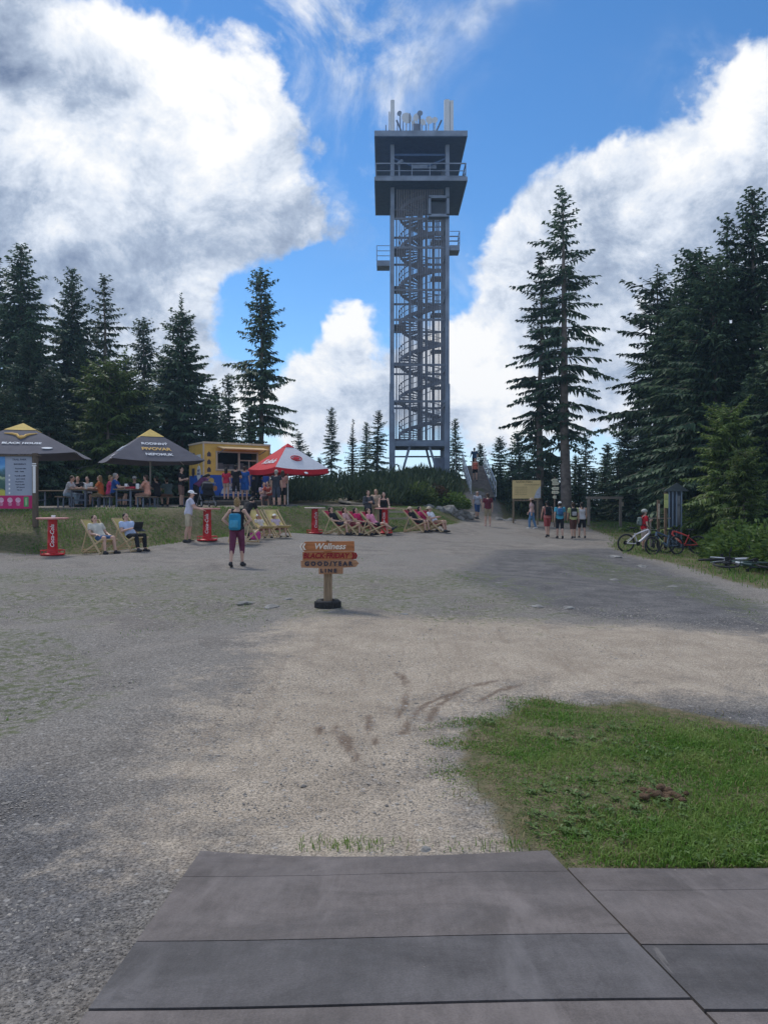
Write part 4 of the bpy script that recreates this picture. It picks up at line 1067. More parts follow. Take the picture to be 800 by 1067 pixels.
# ------------------------------------------------------------------ parasols
GREYC=M('grey_canvas',(.115,.112,.135),.9,.10,3,.1,bscale=120); YELC=M('yellow_canvas',(.62,.45,.14),.85,.1); REDC=M('red_canvas',(.55,.02,.035),.75,.1); WHC=M('white_canvas',(.66,.67,.72),.8,.06)
POLEM=M('parasol_pole',(.45,.42,.38),.5,.15)
def parasol(px,py_apex,d,s,rim,apex,rotz,label,kind,polemat=POLEM):
    x=(px-400)/F*d; z=g(x,d); t=thing('parasol',label,'parasol',(x,d,z),rotz)
    h=s/2; p=MB(); p.cyl((0,0,.0),(0,0,apex-.05),.035,n=10); obj('pole',p,polemat,t)
    p=MB(); p.box((0,0,.04),(.8,.8,.08),bev=.01); obj('base_plate',p,M('parasol_base',(.2,.2,.2),.8),t)
    A=Vector((0,0,apex)); cs=[Vector((sx*h,sy*h,rim)) for sx,sy in((-1,-1),(1,-1),(1,1),(-1,1))]
    def panel(i,f0,f1,n=6):
        a,b=cs[i],cs[(i+1)%4]; vs=[]
        for r_ in range(n+1):
            f=f0+(f1-f0)*r_/n
            for c in range(n+1):
                q=a.lerp(b,c/n); p_=A.lerp(q,f); sag=.10*f*(1-abs(2*c/n-1)**2)*1.0; vs.append(p_-Vector((0,0,sag*f)))
        fs=[(r_*(n+1)+c,r_*(n+1)+c+1,(r_+1)*(n+1)+c+1,(r_+1)*(n+1)+c) for r_ in range(n) for c in range(n)]
        return vs,fs
    canopy=None
    for i in range(4):
        m=MB(); f0=.24 if kind=='grey' else .03
        m.add(*panel(i,f0,1.0)); vs,fs=panel(i,f0,1.0); m.add([v-Vector((0,0,.012)) for v in vs],[f[::-1] for f in fs])
        mat=GREYC if kind=='grey' else (WHC if i==kind_white(kind) else REDC)
        c=obj('canopy_panel',m,mat,t)
        if kind=='grey':
            m=MB(); vs,fs=panel(i,0.0,.26); m.add([v+Vector((0,0,.02)) for v in vs],fs); obj('canopy_tip',m,YELC,c)
        else:
            m=MB(); vs,fs=panel(i,0.0,.17); m.add([v+Vector((0,0,.02)) for v in vs],fs); obj('canopy_tip',m,REDC,c)
            v0,v1=cs[i],cs[(i+1)%4]; m=MB(); n=6; vs=[]
            for q in range(n+1):
                p_=v0.lerp(v1,q/n)-Vector((0,0,.10*(1-abs(2*q/n-1)**2)))
                vs+=[p_,p_-Vector((0,0,.26))]
            m.add(vs,[(2*q,2*q+2,2*q+3,2*q+1) for q in range(n)]); m.add([Vector(v)*.997+Vector((0,0,.003*v[2])) for v in vs],[(2*q,2*q+1,2*q+3,2*q+2) for q in range(n)])
            obj('valance',m,REDC,c)
        m=MB(); m.bar(A+(cs[i]-A)*.05-Vector((0,0,.06)),cs[i]-Vector((0,0,.03)),.025); m.bar(Vector((0,0,rim-.05)),A.lerp(cs[i],.55)-Vector((0,0,.05)),.022); obj('rib',m,POLEM,t)
    def on(i,fu,fv,name,s_,size,mat,**kw):
        """lettering on panel i: fu along the hem -1..1, fv 0 tip .. 1 hem"""
        a,b=cs[i],cs[(i+1)%4]; mid=(a+b)/2; r=(b-a).normalized(); up=(A-mid).normalized(); n=r.cross(up).normalized()
        if n.z<0: n=-n
        p=A.lerp(mid,fv)+r*fu*h*fv+n*.03-Vector((0,0,.10*fv*fv*(1-fu*fu)))
        if isinstance(s_,str): o=text(name,s_,size,mat,t,p,r,up,.003,**kw)
        else: o=obj(name,s_,mat,t); M4=Matrix((r,up,n)).transposed().to_4x4(); M4.translation=p; o.matrix_local=M4
        return o
    return t,on
def kind_white(k): return 0
WL=M('white_print',(.70,.72,.76),.8,.05); YL=M('yellow_print',(.66,.42,.13),.8,.05)
def horns():
    m=MB(); L=[(-.62,.22),(-.3,.17),(-.1,.10),(-.06,-.02),(-.04,-.2),(.04,-.2),(.1,-.02),(.16,.1),(.32,.16),(.5,.26),(.36,.08),(.2,.0),(.12,-.14),(.05,-.28),(-.05,-.26),(-.14,-.1),(-.22,.06)]
    m.tube([(-.62,.20,0),(-.35,.16,0),(-.16,.06,0),(-.08,-.12,0),(0,-.2,0),(.1,-.12,0),(.14,.03,0),(.26,.12,0),(.5,.22,0)],[.012,.04,.055,.05,.06,.05,.05,.04,.012],6)
    m.tube([(-.08,-.1,0),(.0,.0,0),(.1,-.08,0)],.025,5)
    return m
t,on=parasol(25,442,29,4.3,2.02,3.2,R(14),'grey parasol with yellow tip and longhorn emblem behind the map board','grey')
on(0,.14,.46,'emblem',horns(),1,YL); on(0,.16,.70,'lettering','BLACK HOUSE',.20,WL,bold=.006)
o=MB(); o.ell((0,0,0),(.20,.08,.006),14,4); on(0,.62,.86,'badge',o,1,WL)
on(3,.0,.70,'lettering','PRIMÁTOR',.30,WL,bold=.008,shear=.2)
t,on=parasol(157,449,34,3.85,2.02,3.42,R(28),'grey parasol with yellow tip and three printed lines over the picnic tables','grey')
on(0,-.02,.50,'lettering','RODINNÝ',.24,WL,bold=.006); on(0,.0,.66,'lettering','PIVOVAR',.30,YL,bold=.010); on(0,.04,.82,'lettering','NEPOMUK',.24,WL,bold=.006)
on(3,.0,.62,'emblem',horns(),1,WL); o=MB(); o.ell((0,0,0),(.28,.10,.006),14,4); on(3,0.1,.82,'badge',o,1,WL); o=MB(); o.ell((0,0,0),(.16,.05,.006),14,4); on(3,.5,.93,'badge',o,1,WL)
t,on=parasol(300,463,40,3.05,1.95,3.25,R(36),'red and white parasol with a round red emblem standing beside the food truck','red',M('white_pole',(.6,.6,.6),.4))
ring=MB(); ring.tube([(.30*math.cos(a),.19*math.sin(a),0) for a in np.linspace(0,6.283,21)[:-1]],.028,5,True); ring.ell((0,0,0),(.20,.11,.008),16,4)
on(0,-.02,.60,'emblem',ring,1,REDC); on(3,.1,.72,'lettering','Kofola',.50,WHC,bold=.01,shear=.3); on(0,.05,1.13,'badge',MB().ell((0,0,0),(.11,.09,.01),14,4),1,WHC); on(0,.0,.605,'lettering','ICE',.13,WHC,bold=.006)

# ------------------------------------------------------------------ map board on the bank
def map_board():
    d=24.6; x1=(34.5-400)/F*d; x0=x1-2.55; z0,z1=zpix(530,d),zpix(475.5,d)
    zg=g(x1,d); t=thing('map_board','large trail map board with grey text panel and magenta footer on the bank','information board',(x1,d,zg))
    W=wood('board_post_wood',(.13,.10,.075),2,.85,.3)
    for xx in(.085,-2.6):
        p=MB(); p.box((xx,0,(z1-zg)/2+.05),(.14,.14,z1-zg+.1)); obj('post',p,W,t)
    b=MB(); b.box((-1.275,.02,(z0+z1)/2-zg),(2.54,.05,z1-z0)); panel=obj('panel',b,M('board_grey_print',(.34,.38,.47),.5,.06,2),t)
    zz0,zz1=z0-zg,z1-zg; f=.29*(z1-z0)/1
    b=MB(); b.box((-1.275,-.009,zz0+.21),(2.54,.008,.42)); foot=obj('magenta_footer',b,M('magenta_print',(.50,.02,.14),.5,.05),panel)
    b=MB(); b.box((-1.65,-.009,zz0+.42+.62),(1.55,.008,1.24)); pic=obj('picture_strip',b,landscape_mat(),panel)
    b=MB(); b.box((-.20,-.0165,zz0+.22),(.15,.006,.32)); obj('green_label',b,M('green_print',(.08,.30,.12),.5,.2),foot)
    b=MB(); b.box((-.20,-.0205,zz0+.22),(.07,.004,.24)); obj('label_core',b,M('pale_green_print',(.3,.5,.25),.5,.2),foot)
    for i,px in enumerate((-1.3,-1.0,-.72,-.46)):
        b=MB(); b.lathe([(.085,-.0),(.085,.004)],14); 
        for k in range(3): b.box((.0,-.11-.03*k,.002),(.13-.02*k,.015,.004))
        o=obj('pictogram',b,M('pink_print',(.68,.42,.55),.5),foot); o.rotation_euler=(R(90),0,0); o.location=(px,-.0135,zz0+.27)
    ink=M('dark_ink',(.10,.11,.15),.6); 
    for i,(s_,zy,sz) in enumerate((('TRAIL PARK',1.17,.085),('INFORMACE',1.02,.07),('Provozní doba',.88,.06),('9:00 - 18:00',.78,.06),('Pravidla trailů',.64,.06),('Jezdi v helmě',.54,.05),('Dej přednost',.45,.05),('Pozor na pěší',.36,.05),('Jeď opatrně',.27,.05),('Tel. 112',.18,.05))):
        text('lettering',s_,sz,ink,panel,(-.42+.02*(i%3),-.0075,zz0+.42+zy*.98),bold=.001)
    for k in range(5): 
        b=MB(); b.box((-.74,-.007,zz0+.50+.14*k),(.05,.006,.06)); obj('bullet_sign',b,WHITE,panel)
    b=MB(); b.box((.085,-.078,zz1-.75),(.09,.012,.85)); b.box((.085,-.078,zz1-.30),(.14,.014,.04)); b.box((.085,-.078,zz1-.24),(.13,.014,.035)); obj('white_number_plate',b,WHITE,t)
    b=MB(); b.prism([(-2.7,zz1+.005),(.2,zz1+.005),(.2,zz1+.05),(-2.7,zz1+.05)],.3,(0,.20,0)); obj('roof_board',b,W,t)
def landscape_mat():
    m,nt,b=nodes_of('landscape_print'); N,L=nt.nodes.new,nt.links.new
    tc=N('ShaderNodeTexCoord'); sp=N('ShaderNodeSeparateXYZ'); L(tc.outputs['Generated'],sp.inputs[0])
    nz=N('ShaderNodeTexNoise'); nz.inputs['Scale'].default_value=6; L(tc.outputs['Generated'],nz.inputs['Vector'])
    ad=N('ShaderNodeMath'); ad.operation='MULTIPLY_ADD'; ad.inputs[1].default_value=.25; L(nz.outputs['Fac'],ad.inputs[0]); L(sp.outputs[2],ad.inputs[2])
    cr=N('ShaderNodeValToRGB'); e=cr.color_ramp.elements; cr.color_ramp.interpolation='EASE'
    e[0].position=.12; e[0].color=(.50,.48,.06,1); e[1].position=1; e[1].color=(.08,.28,.62,1)
    for p,c in((.22,(.5,.5,.08,1)),(.28,(.03,.10,.08,1)),(.5,(.05,.13,.10,1)),(.56,(.40,.50,.30,1)),(.62,(.04,.10,.10,1)),(.78,(.06,.16,.2,1)),(.84,(.16,.40,.70,1))): q=e.new(p); q.color=c
    L(ad.outputs[0],cr.inputs[0]); L(cr.outputs[0],b.inputs['Base Color']); b.inputs['Roughness'].default_value=.5
    return m
map_board()

# ------------------------------------------------------------------ food truck on the terrace
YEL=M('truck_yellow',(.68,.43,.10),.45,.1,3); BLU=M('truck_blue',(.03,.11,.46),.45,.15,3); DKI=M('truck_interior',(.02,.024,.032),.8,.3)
CREAM=M('truck_cream_trim',(.52,.45,.36),.5,.1); GLASS=M('truck_glass',(.05,.06,.08),.08,.1,spec=.6)
def food_truck():
    d=41.5; x=(212.5-400)/F*d; z=g(x,d); th=R(33); L_,D_=3.85,2.3
    t=thing('food_truck','yellow and blue food truck with an open serving hatch under a folding awning','food truck',(x,d,z),th)
    zt=zpix(462,d)-z; zb=.55; mid=zb+1.12
    # shell: back, ends, roof and a front with a serving opening (hatch .65..2.9 m, sill to lintel)
    ox0,ox1,oz0,oz1=.72,3.1,mid+.28,zt-.42
    def wall(name,parts,mat,par=t):
        m=MB()
        for c,s_ in parts: m.box(c,s_)
        return obj(name,m,mat,par)
    f=.06
    wall('front_wall',[((ox0/2,f/2,(mid+zt)/2),(ox0,f,zt-mid)),(((ox1+L_)/2,f/2,(mid+zt)/2),(L_-ox1,f,zt-mid)),(((ox0+ox1)/2,f/2,(mid+oz0)/2),(ox1-ox0,f,oz0-mid)),(((ox0+ox1)/2,f/2,(oz1+zt)/2),(ox1-ox0,f,zt-oz1))],YEL)
    wall('lower_front_panel',[((L_/2,f/2,(zb+mid)/2),(L_,f,mid-zb-.004))],BLU)
    wall('end_wall',[((f/2,D_/2+f/2,(mid+zt)/2),(f,D_-f-.01,zt-mid)),((L_-f/2,D_/2+f/2,(mid+zt)/2),(f,D_-f-.01,zt-mid))],YEL)
    wall('lower_end_panel',[((f/2,D_/2+f/2,(zb+mid)/2),(f,D_-f-.01,mid-zb-.004)),((L_-f/2,D_/2+f/2,(zb+mid)/2),(f,D_-f-.01,mid-zb-.004))],BLU)
    wall('back_wall',[((L_/2,D_+f/2,(zb+zt)/2),(L_,f,zt-zb))],YEL)
    wall('floor_pan',[((L_/2,D_/2,zb-.04),(L_-.02,D_-.02,.08)),((L_/2,D_/2,zb-.16),(L_+.5,.2,.14))],STEELD)
    wall('roof',[((L_/2,D_/2,zt+.05),(L_+.10,D_+.14,.10))],CREAM)
    wall('corner_trim',[((-.012,-.012,(zb+zt)/2),(.07,.07,zt-zb))],CREAM); wall('corner_trim',[((L_+.012,-.012,(zb+zt)/2),(.07,.07,zt-zb))],CREAM)
    fr=wall('hatch_frame',[(((ox0+ox1)/2,-.02,oz0),(ox1-ox0+.12,.10,.09)),(((ox0+ox1)/2,-.02,oz1),(ox1-ox0+.12,.10,.07)),((ox0,-.022,(oz0+oz1)/2),(.08,.10,oz1-oz0-.08)),((ox1,-.022,(oz0+oz1)/2),(.08,.10,oz1-oz0-.08)),(((ox0+ox1)/2+.1,-.02,(oz0+oz1)/2),(.09,.09,oz1-oz0-.08))],CREAM)
    xm=(ox0+ox1)/2+.1
    wall('window_frame',[(((xm+ox1)/2,-.018,oz0+.55),(ox1-xm-.16,.05,.06)),(((xm+ox1)/2+.05,-.018,oz0+.32),(.05,.05,.40))],CREAM,fr)
    wall('interior_shelf',[((L_/2,1.5,oz0+.35),(2.6,.3,.04)),((L_/2,1.6,oz0-.05),(2.8,.4,.9)),((1.2,.9,oz0+.2),(.35,.35,.45)),((2.5,1.1,oz0+.2),(.4,.3,.5)),((1.75,.6,oz0+.12),(.2,.2,.32))],M('interior_steel',(.22,.23,.25),.5,.3),t)
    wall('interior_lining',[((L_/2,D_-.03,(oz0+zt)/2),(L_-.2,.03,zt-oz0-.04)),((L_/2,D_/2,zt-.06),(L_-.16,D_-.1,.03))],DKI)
    m=MB(); m.prism([(0,0),(0,-.06),(-.95,-.22),(-.97,-.17)],ox1-ox0+.25,(ox0+.02,-.06,oz1+.30),(0,1,0),(0,0,1)); aw=obj('awning',m,M('awning_cloth',(.60,.42,.22),.7,.12),t)
    m=MB()
    for xx in(ox0+.1,ox1+.1): m.bar((xx,-.06,oz1-.1),(xx,-.95,oz1+.08),.03)
    obj('awning_arm',m,STEEL,aw)
    # signs on the front and the end
    m=MB(); a=[(math.cos(q)*.98,math.sin(q)*.62) for q in np.linspace(0,math.pi,17)]
    m.prism(a,.012,(1.95,-.002,zb+.10),(1,0,0),(0,0,1)); sg=obj('white_arch_sign',m,M('sign_white',(.60,.63,.68),.5,.06),t)
    ink=M('sign_blue_ink',(.03,.05,.16),.5)
    text('lettering','STREET',.20,ink,sg,(1.85,-.017,zb+.45),bold=.006); text('lettering','BISTRO U VĚŽE',.18,ink,sg,(1.95,-.017,zb+.22),bold=.005)
    m=MB(); m.lathe([(.16,0),(.16,.012)],18); o=obj('round_emblem',m,M('emblem_gold',(.55,.38,.10),.5,.2),t); o.rotation_euler=(R(90),0,0); o.location=(.42,-.001,zb+.80)
    m=MB(); m.prism([(-.3,.12),(.3,.12),(.34,0),(.3,-.13),(-.3,-.13),(-.34,0)],.01,(.42,-.002,zb+.40)); sg2=obj('orange_badge',m,M('badge_orange',(.5,.2,.06),.5,.2),t)
    for k in range(3):
        m=MB(); m.prism([(-.10,-.13),(.10,-.13),(.11,.03),(0,.16),(-.11,.03)],.008,(.30,-.002,mid+.28+.42*k)); obj('crest',m,M('crest_dark',(.06,.05,.07),.5,.3),t)
    # end wall signs face -x in truck space
    for i,(yy,zz,w,h_) in enumerate(((.75,mid+.85,.62,.55),(.75,mid+.10,.62,.85))):
        m=MB(); pl=[(-w/2,h_/2),(w/2,h_/2),(w/2,-h_*.2),(0,-h_/2),(-w/2,-h_*.2)] if i==0 else [(w/2*math.cos(q),h_/2*math.sin(q)) for q in np.linspace(0,6.283,20)[:-1]]
        m.prism(pl,.014,(-.001,yy,zz),(0,-1,0),(0,0,1)); o=obj('white_shield_sign',m,M('sign_white',(.6,.63,.68)),t)
        text('lettering',('PIVO','HOT\nDOG')[i],.17,ink,o,(-.019,yy,zz+.05),(0,-1,0),(0,0,1),bold=.005)
    for i,(yy,zz) in enumerate(((1.65,mid+1.0),(1.65,mid+.15))):
        m=MB(); m.prism([(-.22,.25),(.22,.25),(.24,-.05),(0,-.3),(-.24,-.05)],.014,(-.001,yy,zz),(0,-1,0),(0,0,1)); obj('crest',m,M('crest_dark',(.06,.05,.07)),t)
    for xx in(1.2,2.6):
        w=MB(); w.cyl((xx,.05,.32),(xx,.27,.32),.32,n=20); w.cyl((xx,.03,.32),(xx,.06,.32),.17,n=16); obj('wheel',w,RUB,t)
    # timber deck before the hatch
    x0,x1=(214-400)/F*39.3,(286-400)/F*39.3; zz=zpix(521.5,39); zg=g((x0+x1)/2,39.5)
    dk=thing('timber_deck','low dark timber deck in front of the food truck where customers queue','deck',((x0+x1)/2,40.0,zg))
    m=MB(); hh=zz-zg
    for i in range(9): m.box((0,-.85+.2*i+.1,hh-.02),(x1-x0,.19,.04))
    obj('deck_boards',m,wood('deck_wood',(.24,.21,.18),0),dk)
    m=MB(); m.box((0,-.82,hh/2-.03),(x1-x0-.02,.05,hh-.02)); 
    for q in(-1,-.33,.33,1): m.box((q*(x1-x0)/2*.97,-.2,hh/2-.05),(.12,1.2,hh-.05))
    obj('deck_skirt',m,wood('deck_skirt_wood',(.06,.052,.045),0),dk)
    return zz
DECKZ=food_truck()

# ------------------------------------------------------------------ picnic tables under the second parasol
PLANK=wood('bench_plank',(.30,.22,.15),1,.7,.3)
def picnic(px,d,label,rot,L=2.1):
    t=thing('picnic_table',label,'table',at(px,d),rot,'picnic tables on the terrace')
    m=MB(); 
    for i in(-1,0,1): m.box((i*.235,0,.735),(.225,L,.04))
    obj('tabletop',m,PLANK,t)
    for yy in(-.8,.8):
        m=MB(); m.bar((-.28,yy,0),(-.28,yy,.71),.06); m.bar((.28,yy,0),(.28,yy,.71),.06); m.bar((-.3,yy,.70),(.3,yy,.70),.05); m.bar((-.28,yy,.3),(.28,yy,.3),.05); obj('leg',m,STEELD,t)
    return t
def bench(px,d,label,rot,L=2.1):
    t=thing('bench',label,'bench',at(px,d),rot,'benches on the terrace')
    m=MB()
    for i in(-.5,.5): m.box((i*.15,0,.44),(.14,L,.04))
    obj('seat',m,PLANK,t)
    for yy in(-.8,.8):
        m=MB(); m.bar((-.11,yy,0),(-.11,yy,.42),.05); m.bar((.11,yy,0),(.11,yy,.42),.05); m.bar((-.12,yy,.41),(.12,yy,.41),.05); obj('leg',m,STEELD,t)
    return t
picnic(90,32.3,'picnic table with drinks in the shade between the two grey parasols',0)
picnic(136,31.8,'picnic table with white mugs and a red cloth under the second grey parasol',0)
bench(72,32.3,'bench of the hunched person in white and the grey-haired one in navy',0); bench(107,32.5,'bench carrying the person in orange, between the two picnic tables',0)
bench(119,31.6,'bench where the man in the blue tee sits',0); bench(153,31.8,'bench where the person in salmon sits beside the parasol pole',0)
bench(176,34.5,'bench at the far side of the parasol pole beside the truck end wall',R(60))
picnic(60,35,'dark empty picnic table in deep shade behind the map board post',R(80))
def mug(px,d,dz,label,mat,h=.15,r=.04,cat='mug'):
    X,Y,Z_=at(px,d,.756); m=MB(); m.lathe([(r*.85,0),(r,h*.1),(r,h),(r*.9,h),(r*.85,h*.9),(.003,h*.88)],14)
    if cat=='mug': m.tube([(r,0,h*.8),(r*1.7,0,h*.7),(r*1.7,0,h*.35),(r,0,h*.2)],.008,5)
    o=obj('mug' if cat=='mug' else 'cup',m,mat); o.location=(X,Y,Z_); tag(o,label,cat); return o
mug(131.5,31.4,0,'white mug before the man in the blue tee',WHITE,.22,.065); mug(143.5,31.3,0,'white mug beside the red cloth nearer the parasol pole',WHITE,.22,.065)
mug(90,31.8,0,'white cup on the shaded picnic table',WHITE,.18,.05,'cup')
m=MB(); m.box((0,0,.05),(.42,.36,.10),bev=.03); o=obj('red_cloth',m,M('red_cloth_fabric',(.45,.04,.07),.9)); X,Y,Z_=at(137,31.5,.756); o.location=(X,Y,Z_); tag(o,'folded red cloth on the picnic table with the white mugs','cloth')

# ------------------------------------------------------------------ yellow information board, way-post, goal frame, cabinet
def yellow_board():
    d=45.0; x0,x1=(533.5-400)/F*d,(563-400)/F*d; xc=(x0+x1)/2; zg=g(xc,d); z0,z1=zpix(519.5,d)-zg,zpix(500.5,d)-zg; w=x1-x0
    t=thing('information_board','yellow information board on two wooden legs at the edge of the thicket','information board',(xc,d,zg))
    W=wood('info_leg_wood',(.22,.17,.12),2)
    for s_ in(-1,1): m=MB(); m.box((s_*(w/2-.12)-.05,.05,(z1)/2-.1),(.09,.09,z1+.2)); obj('leg',m,W,t)
    m=MB(); m.box((0,.05,z0-.10),(w*.9,.07,.09)); obj('crossbar',m,W,t)
    m=MB(); m.box((0,-.02,(z0+z1)/2),(w,.04,z1-z0)); p=obj('panel',m,M('info_yellow',(.68,.52,.25),.5,.08,2),t)
    m=MB(); m.prism([(w/2-.42,z0+.02),(w/2-.01,z0+.02),(w/2-.01,z1-.35),(w/2-.10,z1-.42),(w/2-.25,z0+.45)],.008,(0,-.042,0)); obj('grey_map_corner',m,M('map_grey_print',(.42,.45,.52),.5,.2,8),p)
    ink=M('info_ink',(.16,.11,.05),.6)
    text('lettering','NAUČNÁ STEZKA',.12,ink,p,(-.15,-.045,z1-.10),bold=.002); text('lettering','Černohorské rašeliniště',.09,ink,p,(.30,-.045,z1-.26))
    for k in range(5): text('lettering','rozhledna  les  horské louky',.065,ink,p,(-.35,-.045,z1-.40-.11*k))
yellow_board()
def way_post():
    d=44.5; x,y,z=at(577.5,d); t=thing('way_post','hiking way-post with a stack of pale direction plates','signpost',(x,y,z))
    zt=zpix(497,d)-z; m=MB(); m.cyl((0,0,-.1),(0,0,zt),.045); obj('post',m,wood('way_wood',(.2,.15,.11)),t)
    pl=M('way_plate',(.68,.66,.50),.5,.08); ink=M('way_ink',(.05,.05,.05),.6)
    for i,(py,w,o_) in enumerate(((499.5,.30,0.0),(503,.34,.02),(508,.36,.05),(512,.36,.0),(517,.16,.0))):
        zz=zpix(py+1,d)-z; hh=.17; s_=1 if i%2 else -1; m=MB(); a=w/2
        m.prism([(-a,-hh/2),(a,-hh/2),(a+.07,0),(a,hh/2),(-a,hh/2)] if s_>0 else [(-a-.07,0),(-a,-hh/2),(a,-hh/2),(a,hh/2),(-a,hh/2)],.02,(o_,-.05,zz)); p=obj('direction_plate',m,pl,t)
        text('lettering',('Janské Lázně','Černá bouda','Pec p. Sn.','Lesní bouda','8')[i],.055,ink,p,(o_,-.074,zz))
way_post()
GREYW=wood('grey_beam_wood',(.27,.235,.20),2,.85,.3)
def goal_frame():
    d=45.0; x0,x1=(613-400)/F*d,(646-400)/F*d; xc=(x0+x1)/2; zg=g(xc,d); zt=zpix(519,d)-zg
    t=thing('wooden_gateway','grey timber frame of two posts and a crossbeam on the grass','wooden frame',(xc,d,zg)); w=x1-x0
    for s_ in(-1,1): m=MB(); m.box((s_*w/2,0,zt/2-.2),(.14,.14,zt+.3)); p=obj('post',m,GREYW,t)
    m=MB(); m.box((0,0,zt+.02),(w+.3,.16,.14)); obj('crossbeam',m,wood('grey_beam_across',(.27,.235,.20),0,.85,.3),t)
    m=MB(); m.box((w/2+.1,-.09,zt-.35),(.14,.03,.26)); obj('small_plate',m,M('plate_tan',(.36,.31,.24),.6),p)
goal_frame()
def cabinet():
    d=31.5; x0,x1=(697-400)/F*d,(709-400)/F*d; xc=(x0+x1)/2; zg=g(xc,d); zt=zpix(512,d)-zg
    t=thing('cabinet','narrow blue-grey metal shelter with a dark pitched roof beside the bicycles','shelter',(xc,d,zg),R(-18)); w=(x1-x0)*1.0
    C=M('cabinet_metal',(.17,.22,.29),.5,.15,3,metal=.2); m=MB(); m.box((0,.45,zt/2),(w-.06,.9,zt)); b=obj('body',m,M('cabinet_dark',(.045,.06,.08),.5,.2),t)
    for xx in(-w/2,-w/2+.14,0.05,w/2): m=MB(); m.box((xx,-.03,zt/2),(.055,.06,zt)); obj('upright',m,C,t)
    m=MB(); m.prism([(-w/2-.2,zt),(w/2+.3,zt),(w/2+.15,zt+.12),(.05,zt+.35),(-w/2-.05,zt+.12)],-1.15,(0,-.15,0)); obj('roof',m,M('cabinet_roof',(.06,.075,.08),.7,.2),t)
    m=MB(); m.box((.1,-.005,zt*.62),(w*.35,.01,zt*.6)); obj('pane',m,GLASS,b)
cabinet()
def tall_post(px,pyt,d,label,plate=None,w=.10):
    x,y,z=at(px,d); zt=zpix(pyt,d)-z; t=thing('wooden_post',label,'post',(x,y,z)); m=MB(); m.box((0,0,zt/2-.15),(w,w,zt+.3),bev=.01); obj('post_shaft',m,wood('brown_post',(.17,.115,.075)),t)
    if plate: m=MB(); m.box((0,-.065,zt-.32),(.16,.02,.55)); p=obj('plate',m,M('lime_plate',(.42,.45,.16),.5,.15),t); text('lettering','TRAIL',.05,M('way_ink',(.05,.05,.05)),p,(0,-.077,zt-.25))
    else: m=MB(); m.box((0,-.06,zt-.45),(.07,.015,.6)); obj('pale_strip',m,M('pale_strip_print',(.5,.42,.33),.6,.4,14),t)
tall_post(685.5,521,30.8,'reddish wooden post with a pale strip behind the white bicycle'); tall_post(693,513.5,30.2,'tall wooden post with a lime-green plate between the bicycles and the metal shelter',True)
m=MB(); x0=(676-400)/F*30.9; x1=(699-400)/F*30.9; zz=zpix(540,30.9); t=thing('handrail_bar','slim pale bar fixed between the wooden posts and the metal shelter','rail',((x0+x1)/2,30.9,g((x0+x1)/2,30.9)))
zg=g((x0+x1)/2,30.9); m.bar((-(x1-x0)/2,0,zz-zg),((x1-x0)/2,.1,zz-zg),.045); obj('bar',m,GREYW,t); m=MB(); m.bar((-(x1-x0)/2+.05,0,-.1),(-(x1-x0)/2+.05,0,zz-zg),.05); obj('bar_support',m,GREYW,t)
# rail fence behind the seats, path rails in the thicket
def rail_fence(pts,zs,label,sz=.09):
    base=Vector(at(*pts[0])); t=thing('rail_fence',label,'fence',base)
    P=[Vector(at(*p))-base for p in pts]
    for p in P: m=MB(); m.box(p+Vector((0,0,zs[-1]/2)),(sz*1.2,sz*1.2,zs[-1]+.2)); obj('post',m,GREYW,t)
    for z in zs: 
        m=MB()
        for a,b in zip(P,P[1:]): m.bar(a+Vector((0,0,z)),b+Vector((0,0,z)),sz*.8,sz)
        obj('rail',m,wood('pale_rail_wood',(.40,.35,.28),0,.8,.25),t)
rail_fence([(404,36.5),(425,37.3)],[.30,.62],'low two-bar pale wooden fence between the bar table and the couple of deck chairs')
rail_fence([(351,50),(364,51.5),(376,53.5)],[.35,.75],'small wooden handrail along the winding path in the thicket',.07)
# narrow plank path edging that winds up to the mound
def plank_path():
    pts=[(379,46.2),(366,46.4),(357,47.6),(358,49.5),(368,51.5),(378,53.5)]
    base=Vector(at(*pts[0])); t=thing('plank_walkway','narrow pale plank walkway winding through the grass into the thicket','walkway',base)
    P=[Vector(at(*p))-base+Vector((0,0,.12)) for p in pts]
    for a,b in zip(P,P[1:]):
        m=MB(); m.bar(a,b+(b-a)*.03,.55,.06); obj('plank',m,wood('walkway_wood',(.36,.32,.26),1,.85,.2),t)
plank_path()
# boulders and flat stones
ROCK=M('grey_rock',(.24,.235,.225),.95,.35,2.5,1.0,bscale=9)
def rock(px,d,s,label,seed,flat=.6,group=None,name='boulder',k=0.0):
    bm=bmesh.new(); bmesh.ops.create_icosphere(bm,subdivisions=3,radius=1)
    for v in bm.verts:
        n_=mnoise.noise(v.co*1.3+Vector((seed*3.1,0,0)))*.35+mnoise.noise(v.co*3.5+Vector((0,seed,0)))*.14
        v.co=v.co*(1+n_); v.co.x*=s; v.co.y*=s*.8; v.co.z*=s*flat
    me=bpy.data.meshes.new(name); bm.to_mesh(me); bm.free(); o=obj(name,me,ROCK); o.location=at(px,d,-s*flat*.35); o.rotation_euler=(0,0,seed); tag(o,label,'rock',group)
for i,(px,d,s) in enumerate(((458,45,.5),(466,46,.75),(474,46.5,.7),(483,47.5,.65),(446,45,.4),(490,48.5,.5),(478,45.8,.35),(520,49,.45),(531,48,.4),(471,48,.8))): rock(px,d,s,'rough grey boulder in the row below the stairway thicket',i+1,group='boulders below the stairway')
